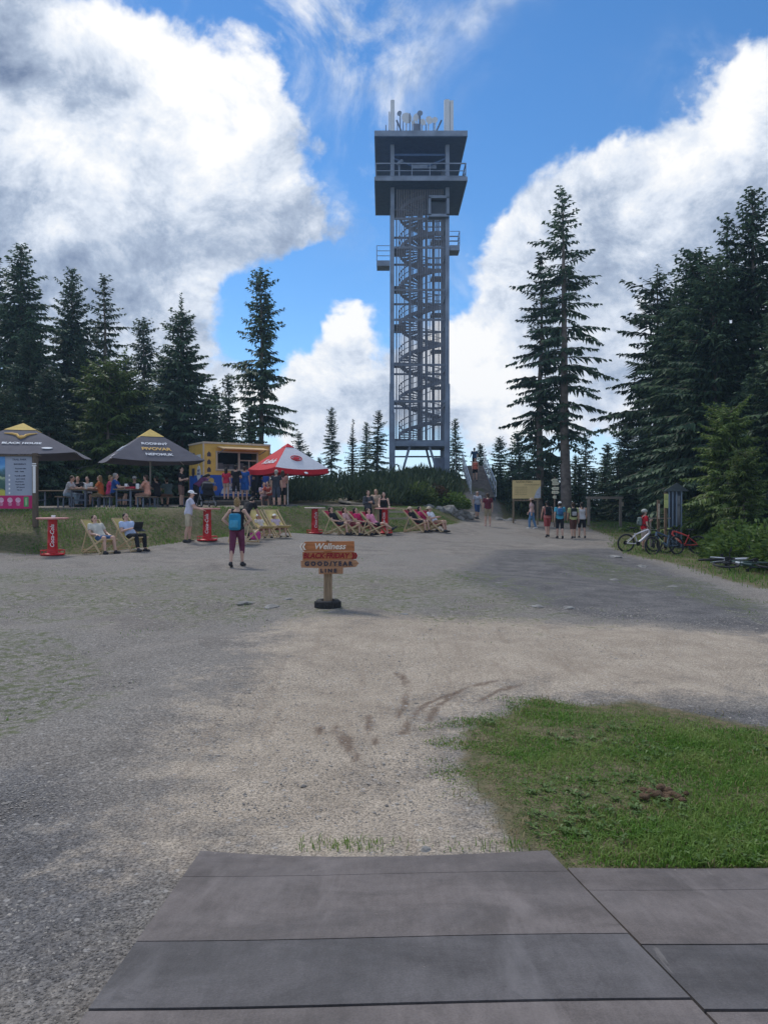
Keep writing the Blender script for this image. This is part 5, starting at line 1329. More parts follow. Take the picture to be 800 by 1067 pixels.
for i,(px,py,s) in enumerate(((560,632,.13),(640,580,.25),(592,633,.12),(668,590,.2),(725,603,.22),(255,628,.14),(283,632,.15),(300,624,.1),(420,640,.08),(380,612,.09),(700,612,.18),(520,608,.12),(640,604,.14))):
    x,y=gp(px,py); rock(x/y*F+400,y,s,'flat pale stone sunk in the gravel of the clearing',i+30,.3,'flat stones in the gravel','flat_stone')
x,y=gp(444,889); rock(x/y*F+400,y,.045,'fist-sized grey stone lying at the foot of the ramp',77,.7,None,'stone')
# ------------------------------------------------------------------ people: one skinned body per pose, clothes as separate shells
def V3(*a): return np.array(a,float)
def nrm(v): v=np.array(v,float); return v/np.linalg.norm(v)
def skeleton(p):
    pel=np.array(p.get('pelvis',(0,0,.95)),float); sp=nrm(p.get('spine',(0,0,1)))
    X=nrm(p.get('xaxis',(1,0,0))); X=nrm(X-sp*(X@sp)); Y=np.cross(sp,X)
    S=dict(pel=pel,sp=sp,X=X,Y=Y,neck=pel+.50*sp,hipX=X)
    hd=nrm(p.get('head',sp*.6+V3(0,0,.4))); S['hd']=hd; S['headc']=S['neck']+sp*.03+hd*.125
    f=np.array(p.get('look',(0,1,0)),float); f=nrm(f-hd*(f@hd)); S['hf']=f; S['hr']=np.cross(f,hd)
    for i,s in((0,-1),(1,1)):
        sh=pel+.455*sp+X*s*.185+np.array(p.get('shrug',(0,0,0)))
        up=nrm(p['arms'][i][0]); fo=nrm(p['arms'][i][1]); el=sh+.285*up; wr=el+.25*fo
        hip=pel-.03*sp+X*s*.09; th=nrm(p['legs'][i][0]); shn=nrm(p['legs'][i][1]); kn=hip+.44*th; an=kn+.415*shn
        ft=nrm(p['legs'][i][2] if len(p['legs'][i])>2 else (s*.15,1,-.05))
        hn=p['arms'][i][2] if len(p['arms'][i])>2 else (-s,0,0)
        S[s]=dict(sh=sh,el=el,wr=wr,fo=fo,up=up,hip=hip,kn=kn,an=an,ft=ft,th=th,shn=shn,hn=np.array(hn,float))
    return S
TORSO=[(-.10,.085,.075),(-.05,.155,.110),(.03,.168,.118),(.10,.158,.110),(.19,.138,.100),(.29,.150,.110),(.38,.165,.112),(.44,.160,.095),(.475,.115,.075),(.50,.062,.058)]
TORSOF=[(-.10,.085,.075),(-.05,.160,.115),(.03,.172,.118),(.10,.150,.102),(.19,.122,.090),(.29,.138,.112),(.36,.148,.118),(.43,.142,.090),(.475,.098,.070),(.50,.054,.052)]
def loft(m,S,rings,inf=0.0,s0=-9,s1=9,n=18):
    rr=[r for r in rings if s0<=r[0]<=s1]; vs=[]
    for s,a,b in rr:
        c=S['pel']+S['sp']*s
        for i in range(n):
            t=2*math.pi*i/n; vs.append(c+S['X']*(a+inf)*math.cos(t)+S['Y']*(b+inf)*math.sin(t))
    k=len(rr); m.add(vs,[(a*n+i,a*n+(i+1)%n,(a+1)*n+(i+1)%n,(a+1)*n+i) for a in range(k-1) for i in range(n)]+[tuple(range(n))[::-1],tuple(range((k-1)*n,k*n))])
def cap(m,a,b,r0,r1,n=10,flat=False):
    a,b=Vector(a),Vector(b); m.cyl(a,b,r0,r1,n)
    if not flat: m.ell(a,(r0,)*3,n,6); m.ell(b,(r1,)*3,n,6)
    else: m.ell(a,(r0,)*3,n,6)
def hand(m,wr,fo,hn,s,curl):
    hn=nrm(hn-fo*(hn@fo)); t=np.cross(fo,hn)     # hn: palm normal
    rot=Matrix(((t[0],fo[0],hn[0]),(t[1],fo[1],hn[1]),(t[2],fo[2],hn[2])))
    pc=wr+fo*.05; m.ell(Vector(pc),(.041,.052,.017),10,6,rot); cap(m,wr-fo*.01,wr+fo*.02,.027,.028,8)
    for k,(o,l) in enumerate(((-.033,.066),(-.011,.078),(.011,.074),(.032,.058))):
        b=wr+fo*.088+t*o; d=nrm(fo+hn*curl*.5); q=b+d*l*.5; d2=nrm(fo+hn*curl*1.6); e=q+d2*l*.5
        cap(m,b-fo*.02,q,.0105,.0098,6); cap(m,q,e,.0098,.0085,6)
    th=nrm(t*np.sign(np.dot(t,(0,1,0)) or 1)*.8+fo*.7+hn*.3); b=wr+fo*.025+t*np.sign(np.dot(t,(0,1,0)) or 1)*.028
    q=b+th*.035; e=q+nrm(th+fo*.6)*.03; cap(m,b,q,.014,.0115,6); cap(m,q,e,.0115,.0095,6)
def body_mesh(S,fem,curl):
    m=MB(); loft(m,S,TORSOF if fem else TORSO); k=.92 if fem else 1.0
    cap(m,S['neck']-S['sp']*.03,S['headc']-S['hd']*.06,.058*k,.052*k)
    hr,hf,hd=S['hr'],S['hf'],S['hd']; rot=Matrix((hr,hf,hd)).transposed()
    c=S['headc']
    m.ell(Vector(c+hd*.02),(.076,.096,.100),16,12,rot); m.ell(Vector(c-hd*.045+hf*.022),(.056,.066,.068),14,10,rot)
    m.ell(Vector(c-hd*.095+hf*.052),(.028,.025,.022),10,6,rot)
    cap(m,c+hd*.012+hf*.088,c-hd*.026+hf*.106,.009,.015,8); 
    for s in(-1,1): m.ell(Vector(c-hd*.005+hr*s*.078-hf*.006),(.011,.020,.031),8,6,rot); m.ell(Vector(c+hd*.028+hr*s*.034+hf*.084),(.026,.012,.010),8,6,rot)
    for s in(-1,1):
        L=S[s]
        m.ell(Vector(L['sh']),(.062*k,.06*k,.06*k),10,8); cap(m,S['pel']+S['sp']*.43+S['X']*s*.10,L['sh'],.065*k,.058*k)
        cap(m,L['sh'],L['el'],.052*k,.041*k); mid=L['el']+L['fo']*.08; cap(m,L['el'],mid,.041*k,.043*k); cap(m,mid,L['wr'],.043*k,.028*k)
        hand(m,L['wr'],L['fo'],L['hn'],s,curl)
        cap(m,L['hip'],L['hip']+L['th']*.2,.088,.080*k); cap(m,L['hip']+L['th']*.2,L['kn'],.080*k,.055*k)
        bk=-nrm(np.cross(S['X'],L['shn']))*-1; cf=L['kn']+L['shn']*.13
        back=np.cross(L['shn'],S['X']); back=back if back[1]<0 else -back
        cap(m,L['kn'],cf+back*.016,.053*k,.056*k); cap(m,cf+back*.016,L['an'],.055*k,.037*k)
        cap(m,L['an']-L['ft']*.03+L['shn']*.035,L['an']+L['ft']*.14+L['shn']*.045,.038,.030)
    return m
def shirt_mesh(S,fem,sleeve,lo=-.06,hi=.475,inf=.022,skirt=0):
    m=MB(); loft(m,S,TORSOF if fem else TORSO,inf,lo,hi)
    if skirt: 
        for s in(-1,1): L=S[s]; cap(m,L['hip'],L['hip']+L['th']*skirt,.115,.115,12,True)
    for s in(-1,1):
        L=S[s]
        if sleeve>0:
            m.ell(Vector(L['sh']),(.078,.076,.074),10,8); cap(m,S['pel']+S['sp']*.42+S['X']*s*.10,L['sh'],.082,.074)
            u=min(sleeve,.285); cap(m,L['sh'],L['sh']+L['up']*u,.072,.066,12,u<.28 or sleeve<=.285)
            if sleeve>.285: cap(m,L['el'],L['el']+L['fo']*(sleeve-.285),.062,.046,12,True)
        else: cap(m,S['pel']+S['sp']*.40+S['X']*s*.09,S['pel']+S['sp']*.475+S['X']*s*.115,.06,.05)
    return m
def pants_mesh(S,fem,length,loose=0.0):
    m=MB(); loft(m,S,TORSOF if fem else TORSO,.016,-.10,.10)
    for s in(-1,1):
        L=S[s]; u=min(length,.44); cap(m,L['hip'],L['hip']+L['th']*u,.104,.088-.012*(u/.44)+loose,12,length<=.44)
        if length>.44: cap(m,L['kn'],L['kn']+L['shn']*(length-.44),.074+loose,.058+loose,12,True)
    return m
def shoe_mesh(S,s):
    L=S[s]; m=MB(); a=L['an']+L['shn']*.035
    cap(m,a-L['ft']*.045,a+L['ft']*.15+L['shn']*.012,.047,.040); cap(m,L['an']-L['shn']*.0,a,.050,.05); return m
def hair_mesh(S,kind):
    m=MB(); c=S['headc']; hr,hf,hd=S['hr'],S['hf'],S['hd']; rot=Matrix((hr,hf,hd)).transposed()
    m.ell(Vector(c+hd*.038-hf*.020),(.086,.096,.096),14,10,rot); m.ell(Vector(c-hd*.02-hf*.045),(.074,.060,.085),12,8,rot)
    if kind=='long':
        cap(m,c-hd*.02-hf*.06,c-hd*.22-hf*.075,.065,.045); 
        for s in(-1,1): cap(m,c+hr*s*.068-hf*.02,c-hd*.16+hr*s*.068-hf*.03,.030,.03)
    if kind=='pony': cap(m,c+hd*.04-hf*.10,c-hd*.18-hf*.15,.035,.018); m.ell(Vector(c+hd*.05-hf*.10),(.04,.04,.04),8,6)
    if kind=='bun': m.ell(Vector(c+hd*.10-hf*.06),(.045,.045,.045),10,8)
    return m
def hat_mesh(S,kind):
    m=MB(); c=S['headc']; hr,hf,hd=S['hr'],S['hf'],S['hd']; rot=Matrix((hr,hf,hd)).transposed()
    m.ell(Vector(c+hd*.058-hf*.008),(.092,.108,.082),16,10,rot)
    if kind=='cap': m.ell(Vector(c+hd*.045+hf*.135-hd*.008),(.070,.075,.012),14,6,rot)
    if kind=='sunhat': m.ell(Vector(c+hd*.035),(.175,.19,.016),18,6,rot)
    if kind=='helmet': m.ell(Vector(c+hd*.062-hf*.005),(.105,.132,.09),16,10,rot)
    return m
POSES=dict(
 stand=dict(arms=[((-.22,.02,-1),(-.05,.25,-1)),((.22,.02,-1),(.05,.25,-1))],legs=[((-.06,.03,-1),(0,-.03,-1)),((.06,.03,-1),(0,-.03,-1))]),
 walk=dict(spine=(0,.05,1),pelvis=(0,0,.93),arms=[((-.18,.35,-1),(0,.55,-.9)),((.18,-.3,-1),(.05,.1,-1))],legs=[((-.02,-.22,-1),(0,-.45,-1),(-.1,1,-.35)),((.02,.36,-1),(0,.02,-1),(.1,1,.1))]),
 walk2=dict(spine=(0,.05,1),pelvis=(0,0,.94),arms=[((-.2,-.25,-1),(-.05,.1,-1)),((.2,.3,-1),(0,.5,-.9))],legs=[((-.02,.28,-1),(0,.02,-1)),((.02,-.16,-1),(0,-.32,-1),(.1,1,-.25))]),
 akimbo=dict(spine=(0,.06,1),pelvis=(0,0,.935),arms=[((-.62,-.15,-.8),(.62,.12,-.55),(1,0,0)),((.62,-.15,-.8),(-.62,.12,-.55),(-1,0,0))],legs=[((-.02,-.18,-1),(0,-.36,-1),(-.1,1,-.25)),((.02,.3,-1),(0,.03,-1))],look=(0,1,-.1)),
 reach=dict(spine=(0,.16,1),pelvis=(0,-.02,.94),arms=[((-.15,.55,-.85),(.02,.95,-.35),(0,0,-1)),((.15,.45,-.9),(0,.95,-.25),(0,0,-1))],legs=[((-.05,.14,-1),(0,-.06,-1)),((.05,-.05,-1),(0,-.16,-1))],look=(0,1,-.45)),
 folded=dict(arms=[((-.25,.25,-1),(.75,.65,.15)),((.25,.25,-1),(-.75,.65,.25))],legs=[((-.07,.02,-1),(0,-.02,-1)),((.05,.1,-1),(0,-.06,-1))]),
 phone=dict(arms=[((-.15,.2,-1),(.35,.85,.45)),((.2,.02,-1),(.05,.25,-1))],legs=[((-.05,.02,-1),(0,-.02,-1)),((.06,.08,-1),(0,-.06,-1))],look=(0,1,-.3)),
 climb=dict(spine=(0,.12,1),pelvis=(0,0,.93),arms=[((-.3,.3,-1),(-.1,.75,-.4)),((.2,-.1,-1),(.05,.35,-1))],legs=[((-.03,-.05,-1),(0,-.15,-1)),((.03,.62,-.8),(0,-.25,-1))]),
 bench=dict(pelvis=(0,0,.565),spine=(0,.12,1),arms=[((-.12,.62,-.8),(.15,.95,.06),(0,0,-1)),((.12,.55,-.85),(-.25,.95,.10),(0,0,-1))],legs=[((-.12,1,-.08),(0,.0,-1)),((.12,1,-.08),(0,-.15,-1))]),
 bench_lean=dict(pelvis=(0,0,.565),spine=(0,.38,1),arms=[((-.15,.5,-.85),(.45,.9,.20),(0,0,-1)),((.15,.5,-.85),(-.45,.9,.2),(0,0,-1))],legs=[((-.15,1,-.08),(0,-.25,-1)),((.15,1,-.08),(0,.1,-1))],look=(0,1,-.2)),
 lounge=dict(pelvis=(0,.05,.47),spine=(0,-.58,.81),head=(0,-.18,1),arms=[((-.3,.45,-.85),(.25,.9,-.1),(0,0,-1)),((.3,.45,-.85),(-.25,.9,-.1),(0,0,-1))],legs=[((-.14,1,.10),(-.03,.22,-1),(-.15,1,.1)),((.14,1,.10),(.03,.12,-1),(.15,1,.1))],look=(0,1,0)),
 lounge_read=dict(pelvis=(0,.05,.47),spine=(0,-.55,.84),head=(0,-.05,1),arms=[((-.25,.5,-.8),(.35,.85,.25),(.5,.5,0)),((.25,.5,-.8),(-.35,.85,.25),(-.5,.5,0))],legs=[((-.12,1,.10),(0,.12,-1),(-.15,1,.1)),((.12,1,.10),(0,.3,-1),(.15,1,.1))],look=(0,1,-.5)),
 lounge_cross=dict(pelvis=(0,.05,.47),spine=(0,-.6,.80),head=(0,-.2,1),arms=[((-.35,.3,-.9),(.1,.9,-.25),(0,0,-1)),((.35,.3,-.9),(-.1,.9,-.25),(0,0,-1))],legs=[((-.06,1,.10),(0,.15,-1),(-.1,1,.1)),((.05,1,.22),(-.45,.75,-.55),(-.2,.8,.6))],look=(0,1,.05)),
 phone_up=dict(pelvis=(0,.05,.47),spine=(0,-.58,.81),head=(0,-.15,1),arms=[((-.25,.7,-.5),(.1,.35,.9),(1,.3,0)),((.3,.45,-.85),(-.25,.9,-.1),(0,0,-1))],legs=[((-.14,1,.10),(0,.15,-1),(-.15,1,.1)),((.14,1,.10),(.0,.05,-1),(.15,1,.1))],look=(0,1,0)),
 crouch=dict(pelvis=(0,0,.50),spine=(0,.5,.87),head=(0,.2,1),arms=[((-.15,.6,-.8),(.1,.9,-.1)),((.15,.6,-.8),(-.1,.9,-.1))],legs=[((-.2,1,-.1),(-.05,-.35,-1),(-.1,1,0)),((.2,1,-.1),(.05,-.2,-1),(.1,1,0))]),
 bend=dict(pelvis=(0,-.05,.92),spine=(0,.75,.68),head=(0,.8,.5),arms=[((-.12,.5,-.85),(.05,.7,-.7),(0,0,-1)),((.12,.5,-.85),(-.05,.7,-.7),(0,0,-1))],legs=[((-.06,.06,-1),(0,-.1,-1)),((.06,.12,-1),(0,-.12,-1))],look=(0,.7,-.6)),
)
# seat legs of the low poses so that the feet meet the ground
PM={}; JOBS=[]
def queue(key,mb,vox,mats=1,post=None):
    if key in PM: return PM[key]
    src=mb.mesh('tmp'); o=bpy.data.objects.new('tmp',src); COL.objects.link(o)
    r=o.modifiers.new('r','REMESH'); r.mode='VOXEL'; r.voxel_size=vox; r.use_smooth_shade=True
    s=o.modifiers.new('s','SMOOTH'); s.factor=.5; s.iterations=3
    me=bpy.data.meshes.new(key[-1]); PM[key]=me; JOBS.append((me,o,mats,post)); 
    for k in range(mats): me.materials.append(None)
    return me
def run_jobs():
    dg=bpy.context.evaluated_depsgraph_get(); dg.update()
    for me,o,mats,post in JOBS:
        ev=o.evaluated_get(dg); tmp=ev.to_mesh(); nv,npoly=len(tmp.vertices),len(tmp.polygons)
        co=np.empty(nv*3,np.float32); tmp.vertices.foreach_get('co',co)
        nl=len(tmp.loops); li=np.empty(nl,np.int32); tmp.loops.foreach_get('vertex_index',li)
        ls=np.empty(npoly,np.int32); lt=np.empty(npoly,np.int32); tmp.polygons.foreach_get('loop_start',ls); tmp.polygons.foreach_get('loop_total',lt)
        me.vertices.add(nv); me.vertices.foreach_set('co',co); me.loops.add(nl); me.loops.foreach_set('vertex_index',li)
        me.polygons.add(npoly); me.polygons.foreach_set('loop_start',ls); me.polygons.foreach_set('loop_total',lt)
        me.polygons.foreach_set('use_smooth',np.ones(npoly,bool)); me.update(calc_edges=True)
        if post is not None:
            ctr=np.empty(npoly*3,np.float32); me.polygons.foreach_get('center',ctr); me.polygons.foreach_set('material_index',post(ctr.reshape(-1,3)).astype(np.int32))
        src=o.data; bpy.data.objects.remove(o); bpy.data.meshes.remove(src)
    JOBS.clear()
CLOTH={}
def cloth(rgb): 
    k='cloth_%02x%02x%02x'%tuple(int(255*c) for c in rgb)
    return M(k,rgb,.85,.20,7,.7,bscale=15,spec=.2)
SKINS=[M('skin_fair',(.55,.34,.26),.55,.08,8,spec=.35),M('skin_tan',(.44,.25,.18),.55,.08,8,spec=.35)]
EYE=M('eye_dark',(.02,.015,.012),.3); LIP=M('lip',(.38,.14,.12),.5); 
HAIRC=dict(brown=(.05,.028,.015),dark=(.014,.011,.009),blond=(.26,.17,.075),grey=(.27,.26,.25))
def place_mat(o,i,mat):
    o.material_slots[i].link='OBJECT'; o.material_slots[i].material=mat
PEOPLE=[]
def person(loc,heading,pose,label,fem=False,skin=0,scale=1.0,hair='short',hairc='brown',hat=None,hatc=(.75,.75,.75),top='tee',topc=(.5,.5,.5),bottom=.40,bottomc=(.05,.05,.06),shoe=(.04,.04,.045),group='visitors at the clearing',glasses=False,stripes=False):
    p=POSES[pose]; S=skeleton(p)
    t=thing('person',label,'person',loc,-R(heading),group,scale)
    def post(c):
        d=np.zeros(len(c)); hr,hf,hd,h=S['hr'],S['hf'],S['hd'],S['headc']
        for s in(-1,1): 
            e=h+hd*.008+hr*s*.033+hf*.085; d[np.linalg.norm((c-e)*1.0,axis=1)<.0145]=1
        e=h-hd*.058+hf*.088; q=c-e; d[(np.abs(q@hr)<.026)&(np.abs(q@hd)<.009)&(np.abs(q@hf)<.03)]=2
        return d
    def part(name,key,mb_fn,vox,mats,post=None):
        me=PM.get(key) or queue(key,mb_fn(),vox,len(mats),post)
        o=bpy.data.objects.new(name,me); COL.objects.link(o); o.parent=t
        for i,m_ in enumerate(mats): place_mat(o,i,m_)
        return o
    part('body',(pose,fem,'body'),lambda:body_mesh(S,fem,.35),.0115,[SKINS[skin],EYE,LIP],post)
    if top=='tee': part('shirt',(pose,fem,'tee'),lambda:shirt_mesh(S,fem,.17),.013,[cloth(topc)])
    elif top=='tank': part('top',(pose,fem,'tank'),lambda:shirt_mesh(S,fem,0,hi=.44),.013,[cloth(topc)])
    elif top=='long': part('shirt',(pose,fem,'long'),lambda:shirt_mesh(S,fem,.50),.013,[cloth(topc)])
    elif top=='dress': part('dress',(pose,fem,'dress'),lambda:shirt_mesh(S,fem,.15,-.12,skirt=.38),.013,[cloth(topc)])
    if stripes:
        c=[S['pel']+S['sp']*(.02+.085*k) for k in range(5)]; m=MB()
        for k in range(5):
            vs=[];n=24; rr=TORSOF if fem else TORSO; sarr=[r[0] for r in rr]
            for dz in(-.016,.016):
                s_=.02+.085*k+dz; a=np.interp(s_,sarr,[r[1] for r in rr])+.028; b=np.interp(s_,sarr,[r[2] for r in rr])+.028
                vs+=[S['pel']+S['sp']*s_+S['X']*a*math.cos(6.2832*i/n)+S['Y']*b*math.sin(6.2832*i/n) for i in range(n)]
            m.add(vs,[(i,(i+1)%n,n+(i+1)%n,n+i) for i in range(n)])
        obj('stripe_band',m,cloth(stripes),t)
    if bottom: part('shorts' if bottom<.5 else 'trousers',(pose,fem,'pants%.2f'%bottom),lambda:pants_mesh(S,fem,bottom),.013,[cloth(bottomc)])
    if shoe:
        for s in(-1,1): part('shoe',(pose,fem,'shoe%d'%s),lambda:shoe_mesh(S,s),.010,[cloth(shoe)])
    if hair: part('hair',(pose,fem,'hair_'+hair),lambda:hair_mesh(S,hair),.011,[M('hair_'+hairc,HAIRC[hairc],.6,.3,30,.4,bscale=60)])
    if hat: part('hat',(pose,fem,'hat_'+hat),lambda:hat_mesh(S,hat),.010,[cloth(hatc)])
    if glasses:
        m=MB(); c=S['headc']; 
        for s in(-1,1): m.ell(Vector(c+S['hd']*.01+S['hr']*s*.034+S['hf']*.094),(.028,.028,.020),8,6); m.bar(c+S['hd']*.012+S['hr']*s*.064+S['hf']*.09,c+S['hd']*.012+S['hr']*s*.083,.006)
        obj('sunglasses',m,M('sunglass_black',(.012,.012,.014),.2),t)
    return t,S
def backpack(t,S,label,col,col2=None,drop=.0,scale=1.0):
    """a bag on the person's back, its own thing"""
    b=thing('backpack',label,'backpack'); sp,X,Y=S['sp'],S['X'],S['Y']
    c=S['pel']+sp*(.29-drop)-Y*.20
    m4=Matrix((X,Y,sp)).transposed().to_4x4(); m4.translation=Vector(c)
    W=Matrix.LocRotScale(t.location,t.rotation_euler,t.scale)
    b.matrix_world=W@m4
    w,h,dd=.29*scale,.42*scale,.17*scale
    m=MB(); m.box((0,0,0),(w,dd,h),bev=.055); obj('bag',m,cloth(col),b)
    m=MB(); m.box((0,-dd*.52,-h*.14),(w*.72,.07,h*.45),bev=.025); obj('pocket',m,cloth(col2 or tuple(c*.75 for c in col)),b)
    for s in(-1,1):
        m=MB(); z1=.455-(.29-drop); pts=[(s*.10,dd*.45,h*.36),(s*.115,.12,z1+.035),(s*.12,.22,z1+.055),(s*.125,.315,z1-.01),(s*.13,.33,z1-.14),(s*.145,.27,z1-.27),(s*.14,dd*.4,-h*.40)]
        m.tube(pts,.018,6); obj('strap',m,cloth((.03,.03,.035)),b)
    return b
def lounge_at(px,d,heading): return at(px,d)
# ------------------------------------------------------------------ deck chairs
BEECH=wood('deckchair_beech',(.56,.42,.25),1,.6,.15)
DCM={}
def deckchair(px,d,heading,colname,rgb,label,group):
    t=thing('deck_chair',label,'deck chair',at(px,d),-R(heading),group)
    if not DCM:
        for s in(-1,1):
            m=MB(); m.bar((s*.29,-.52,1.0),(s*.29,.50,.02),.03,.055); DCM['long%d'%s]=m.mesh('back_rail')
            m=MB(); m.bar((s*.255,.52,.44),(s*.255,-.48,.02),.03,.055); DCM['short%d'%s]=m.mesh('seat_rail')
            m=MB(); m.bar((s*.32,-.18,.66),(s*.32,-.44,.06),.022,.04); DCM['prop%d'%s]=m.mesh('prop_leg')
        for q,(a_,b_,w_,h_) in enumerate((((-.31,-.52,1.0),(.31,-.52,1.0),.03,.03),((-.28,.52,.44),(.28,.52,.44),.03,.03),((-.30,.47,.045),(.30,.47,.045),.03,.05),((-.27,-.46,.03),(.27,-.46,.03),.03,.05),((-.33,-.40,.12),(.33,-.40,.12),.025,.04))): m=MB(); m.bar(a_,b_,w_,h_); DCM['bars%d'%q]=m.mesh('crossbar')
        m=MB(); pr=[]
        for i in range(17):
            q=i/16; y=-.52+1.04*q; z=(1-q)*1.0+q*.44-.62*(q*(1-q))**.85*1.55*(.55+.9*q)*.78; pr.append((y,z))
        vs=[]
        for y,z in pr: vs+=[(-.235,y,z),(.235,y,z),(.235,y,z-.006),(-.235,y,z-.006)]
        fs=[]
        for i in range(16):
            a=4*i; b=a+4; fs+=[(a,a+1,b+1,b),(a+3,b+3,b+2,a+2),(a,b,b+3,a+3),(a+1,a+2,b+2,b+1)]
        m.add(vs,fs,True); DCM['sling']=m.mesh('canvas_sling')
        for k in DCM.values(): k.materials.append(None)
    for k,me in DCM.items():
        nm=me.name.split('.')[0]; o=bpy.data.objects.new(nm,me); COL.objects.link(o); o.parent=t
        place_mat(o,0,M('sling_'+colname,rgb,.85,.08,4) if k=='sling' else BEECH)
    return t
YELS=(.62,.50,.20); REDS=(.52,.035,.085); CRM=(.60,.54,.42)
GY,GRD='yellow deck chairs by the bank','red deck chairs in the row'
deckchair(104,22.9,128,'yellow',YELS,'yellow deck chair of the person in the pale patterned shirt and blue shorts',GY); deckchair(136,23.4,128,'yellow',YELS,'yellow deck chair of the person in light blue reading, on the bank grass edge',GY)
deckchair(254,25.3,20,'cream',CRM,'cream deck chair seen from behind, beside the walker with the blue backpack',GY); deckchair(272,27.6,140,'yellow',YELS,'yellow deck chair of the child in the white cap, pink bag at its foot',GY); deckchair(289,28.3,142,'yellow',YELS,'yellow deck chair of the child in the white sunhat',GY)
for px,h,l in((351,112,'red deck chair of the person in black next to the pale-topped bar table'),(365,116,'red deck chair of the person holding up a phone'),(376.5,114,'red deck chair of the person in magenta, in the middle of the row'),(390,118,'red deck chair of the person in pink with crossed legs')):
    deckchair(px,32.0 if px<380 else 31.7,h,'red',REDS,l,GRD)
for px,d,h,l in((433,34.6,116,'red deck chair of the person in black with a straw hat'),(443,35.4,118,'red deck chair of the person in bright pink between two others'),(452,35.0,120,'red deck chair of the person in the white shirt, last of its row')): deckchair(px,d,h,'red',REDS,l,GRD)
NV=(.02,.03,.09); BK=(.018,.018,.022); WHc=(.74,.74,.76); KH=(.42,.34,.22); PK=(.62,.16,.30)
seat=lambda px,d: at(px,d)
person(seat(104,22.9),128,'lounge','person in a pale patterned shirt and blue shorts lounging in a yellow deck chair',topc=(.52,.50,.44),bottomc=(.05,.11,.24),bottom=.36)
person(seat(136,23.4),128,'lounge_read','person in a light blue tee and dark trousers reading in a yellow deck chair',topc=(.42,.50,.68),bottomc=BK,bottom=.80,hairc='dark')
X_,Y_,Z_=at(136,23.4); a=R(128); m=MB(); m.box((0,0,0),(.30,.02,.22)); m.box((0,.10,-.11),(.30,.22,.018)); o=obj('tablet_case',m,M('case_black',(.02,.02,.024),.5)); o.location=(X_+.42*math.sin(a),Y_+.42*math.cos(a),Z_+.80); o.rotation_euler=(R(-20),0,-a); tag(o,'open black tablet case held by the reader in light blue','tablet')
person(seat(272,27.6),140,'lounge','child in a white cap and pale top in a yellow deck chair',scale=.74,fem=True,topc=(.60,.55,.52),bottomc=(.42,.2,.16),hat='cap',hatc=(.78,.78,.82),bottom=.28)
person(seat(289,28.3),142,'lounge','child in a white sunhat and lilac top in the last yellow deck chair',scale=.74,fem=True,topc=(.52,.42,.50),bottomc=(.25,.1,.1),hat='sunhat',hatc=(.80,.78,.74),bottom=.28)
person(seat(351,32.0),112,'lounge','person in a black tee in the red deck chair by the pale bar table',topc=BK,bottomc=(.03,.03,.05),skin=0,bottom=.36)
person(seat(365,32.0),116,'phone_up','person in pale top holding up a phone in a red deck chair',fem=True,hair='long',topc=(.55,.35,.34),bottomc=(.2,.05,.06),bottom=.30)
person(seat(376.5,32.0),114,'lounge','person in a magenta top and dark shorts among the red chairs',fem=True,hair='long',topc=(.58,.03,.14),bottomc=BK,bottom=.32,hairc='dark')
person(seat(390,31.7),118,'lounge_cross','person in a pink top with legs crossed in a red deck chair',fem=True,hair='pony',topc=(.66,.25,.36),bottomc=BK,bottom=.30)
person(seat(433,34.6),116,'lounge','person in black with a straw hat in a red deck chair',topc=BK,bottomc=BK,bottom=.40,hat='sunhat',hatc=(.50,.40,.30))
person(seat(443,35.4),118,'lounge_cross','person in a bright pink top between two others in red deck chairs',fem=True,hair='long',topc=(.66,.06,.20),bottomc=(.5,.4,.4),bottom=.30,hairc='dark')
person(seat(452,35.0),120,'lounge_read','person in a white shirt, straw-coloured hat and sunglasses in a deck chair',topc=(.66,.68,.74),bottomc=(.34,.2,.13),bottom=.40,hat='sunhat',hatc=(.52,.44,.33),glasses=True)
# standing and walking
t,S=person(at(247,19.5),5,'akimbo','walker in a black top and purple capri trousers seen from behind with a blue backpack',fem=True,hair='bun',top='tank',topc=BK,bottom=.62,bottomc=(.14,.035,.075),hairc='blond',skin=0)
backpack(t,S,'bright blue backpack on the walker in purple capri trousers',(.03,.23,.40),(.08,.33,.5),drop=.12)
person(at(256,26.8),20,'bend','person in black bending over beside the cream deck chair',topc=BK,bottomc=BK,bottom=.8,hairc='dark')
person(at(197,25.6),78,'reach','man in a white tee, khaki shorts and white cap leaning on a red drum table',topc=(.58,.58,.70),bottomc=(.47,.40,.29),bottom=.40,hat='cap',hatc=(.76,.76,.78))
dz=DECKZ
def deckp(px,d): return ((px-400)/F*d,d,DECKZ)
t,S=person(deckp(236,39.5),25,'stand','person in a crimson top and short shorts queuing at the food truck',fem=True,hair='long',topc=(.50,.03,.07),bottom=.22,bottomc=(.36,.27,.22),hairc='dark',scale=.97)
person(deckp(246,39.3),10,'folded','person all in black with long dark shorts queuing at the food truck',topc=BK,bottomc=BK,bottom=.46,hairc='dark',scale=1.04)
person(deckp(255,39.7),5,'phone','person in a long bright blue dress with bare calves at the truck hatch',fem=True,hair='short',top='dress',topc=(.025,.11,.38),bottom=.30,bottomc=(.025,.11,.38),hairc='brown',shoe=(.4,.3,.25),scale=1.02)
person(deckp(269,40.2),-30,'folded','person in dark clothes standing between the truck and the red parasol',topc=(.03,.03,.045),bottomc=BK,bottom=.8,hairc='dark')
person(at(264,41.2,.4),60,'stand','person in navy behind the queue at the truck corner',topc=NV,bottomc=BK,bottom=.8,scale=.96)
t,S=person(at(288,36),15,'stand','person in a charcoal tee and long grey shorts standing before the red parasol pole',topc=(.045,.05,.065),bottomc=(.06,.07,.10),bottom=.50,hairc='grey',hat='cap',hatc=(.45,.42,.36))
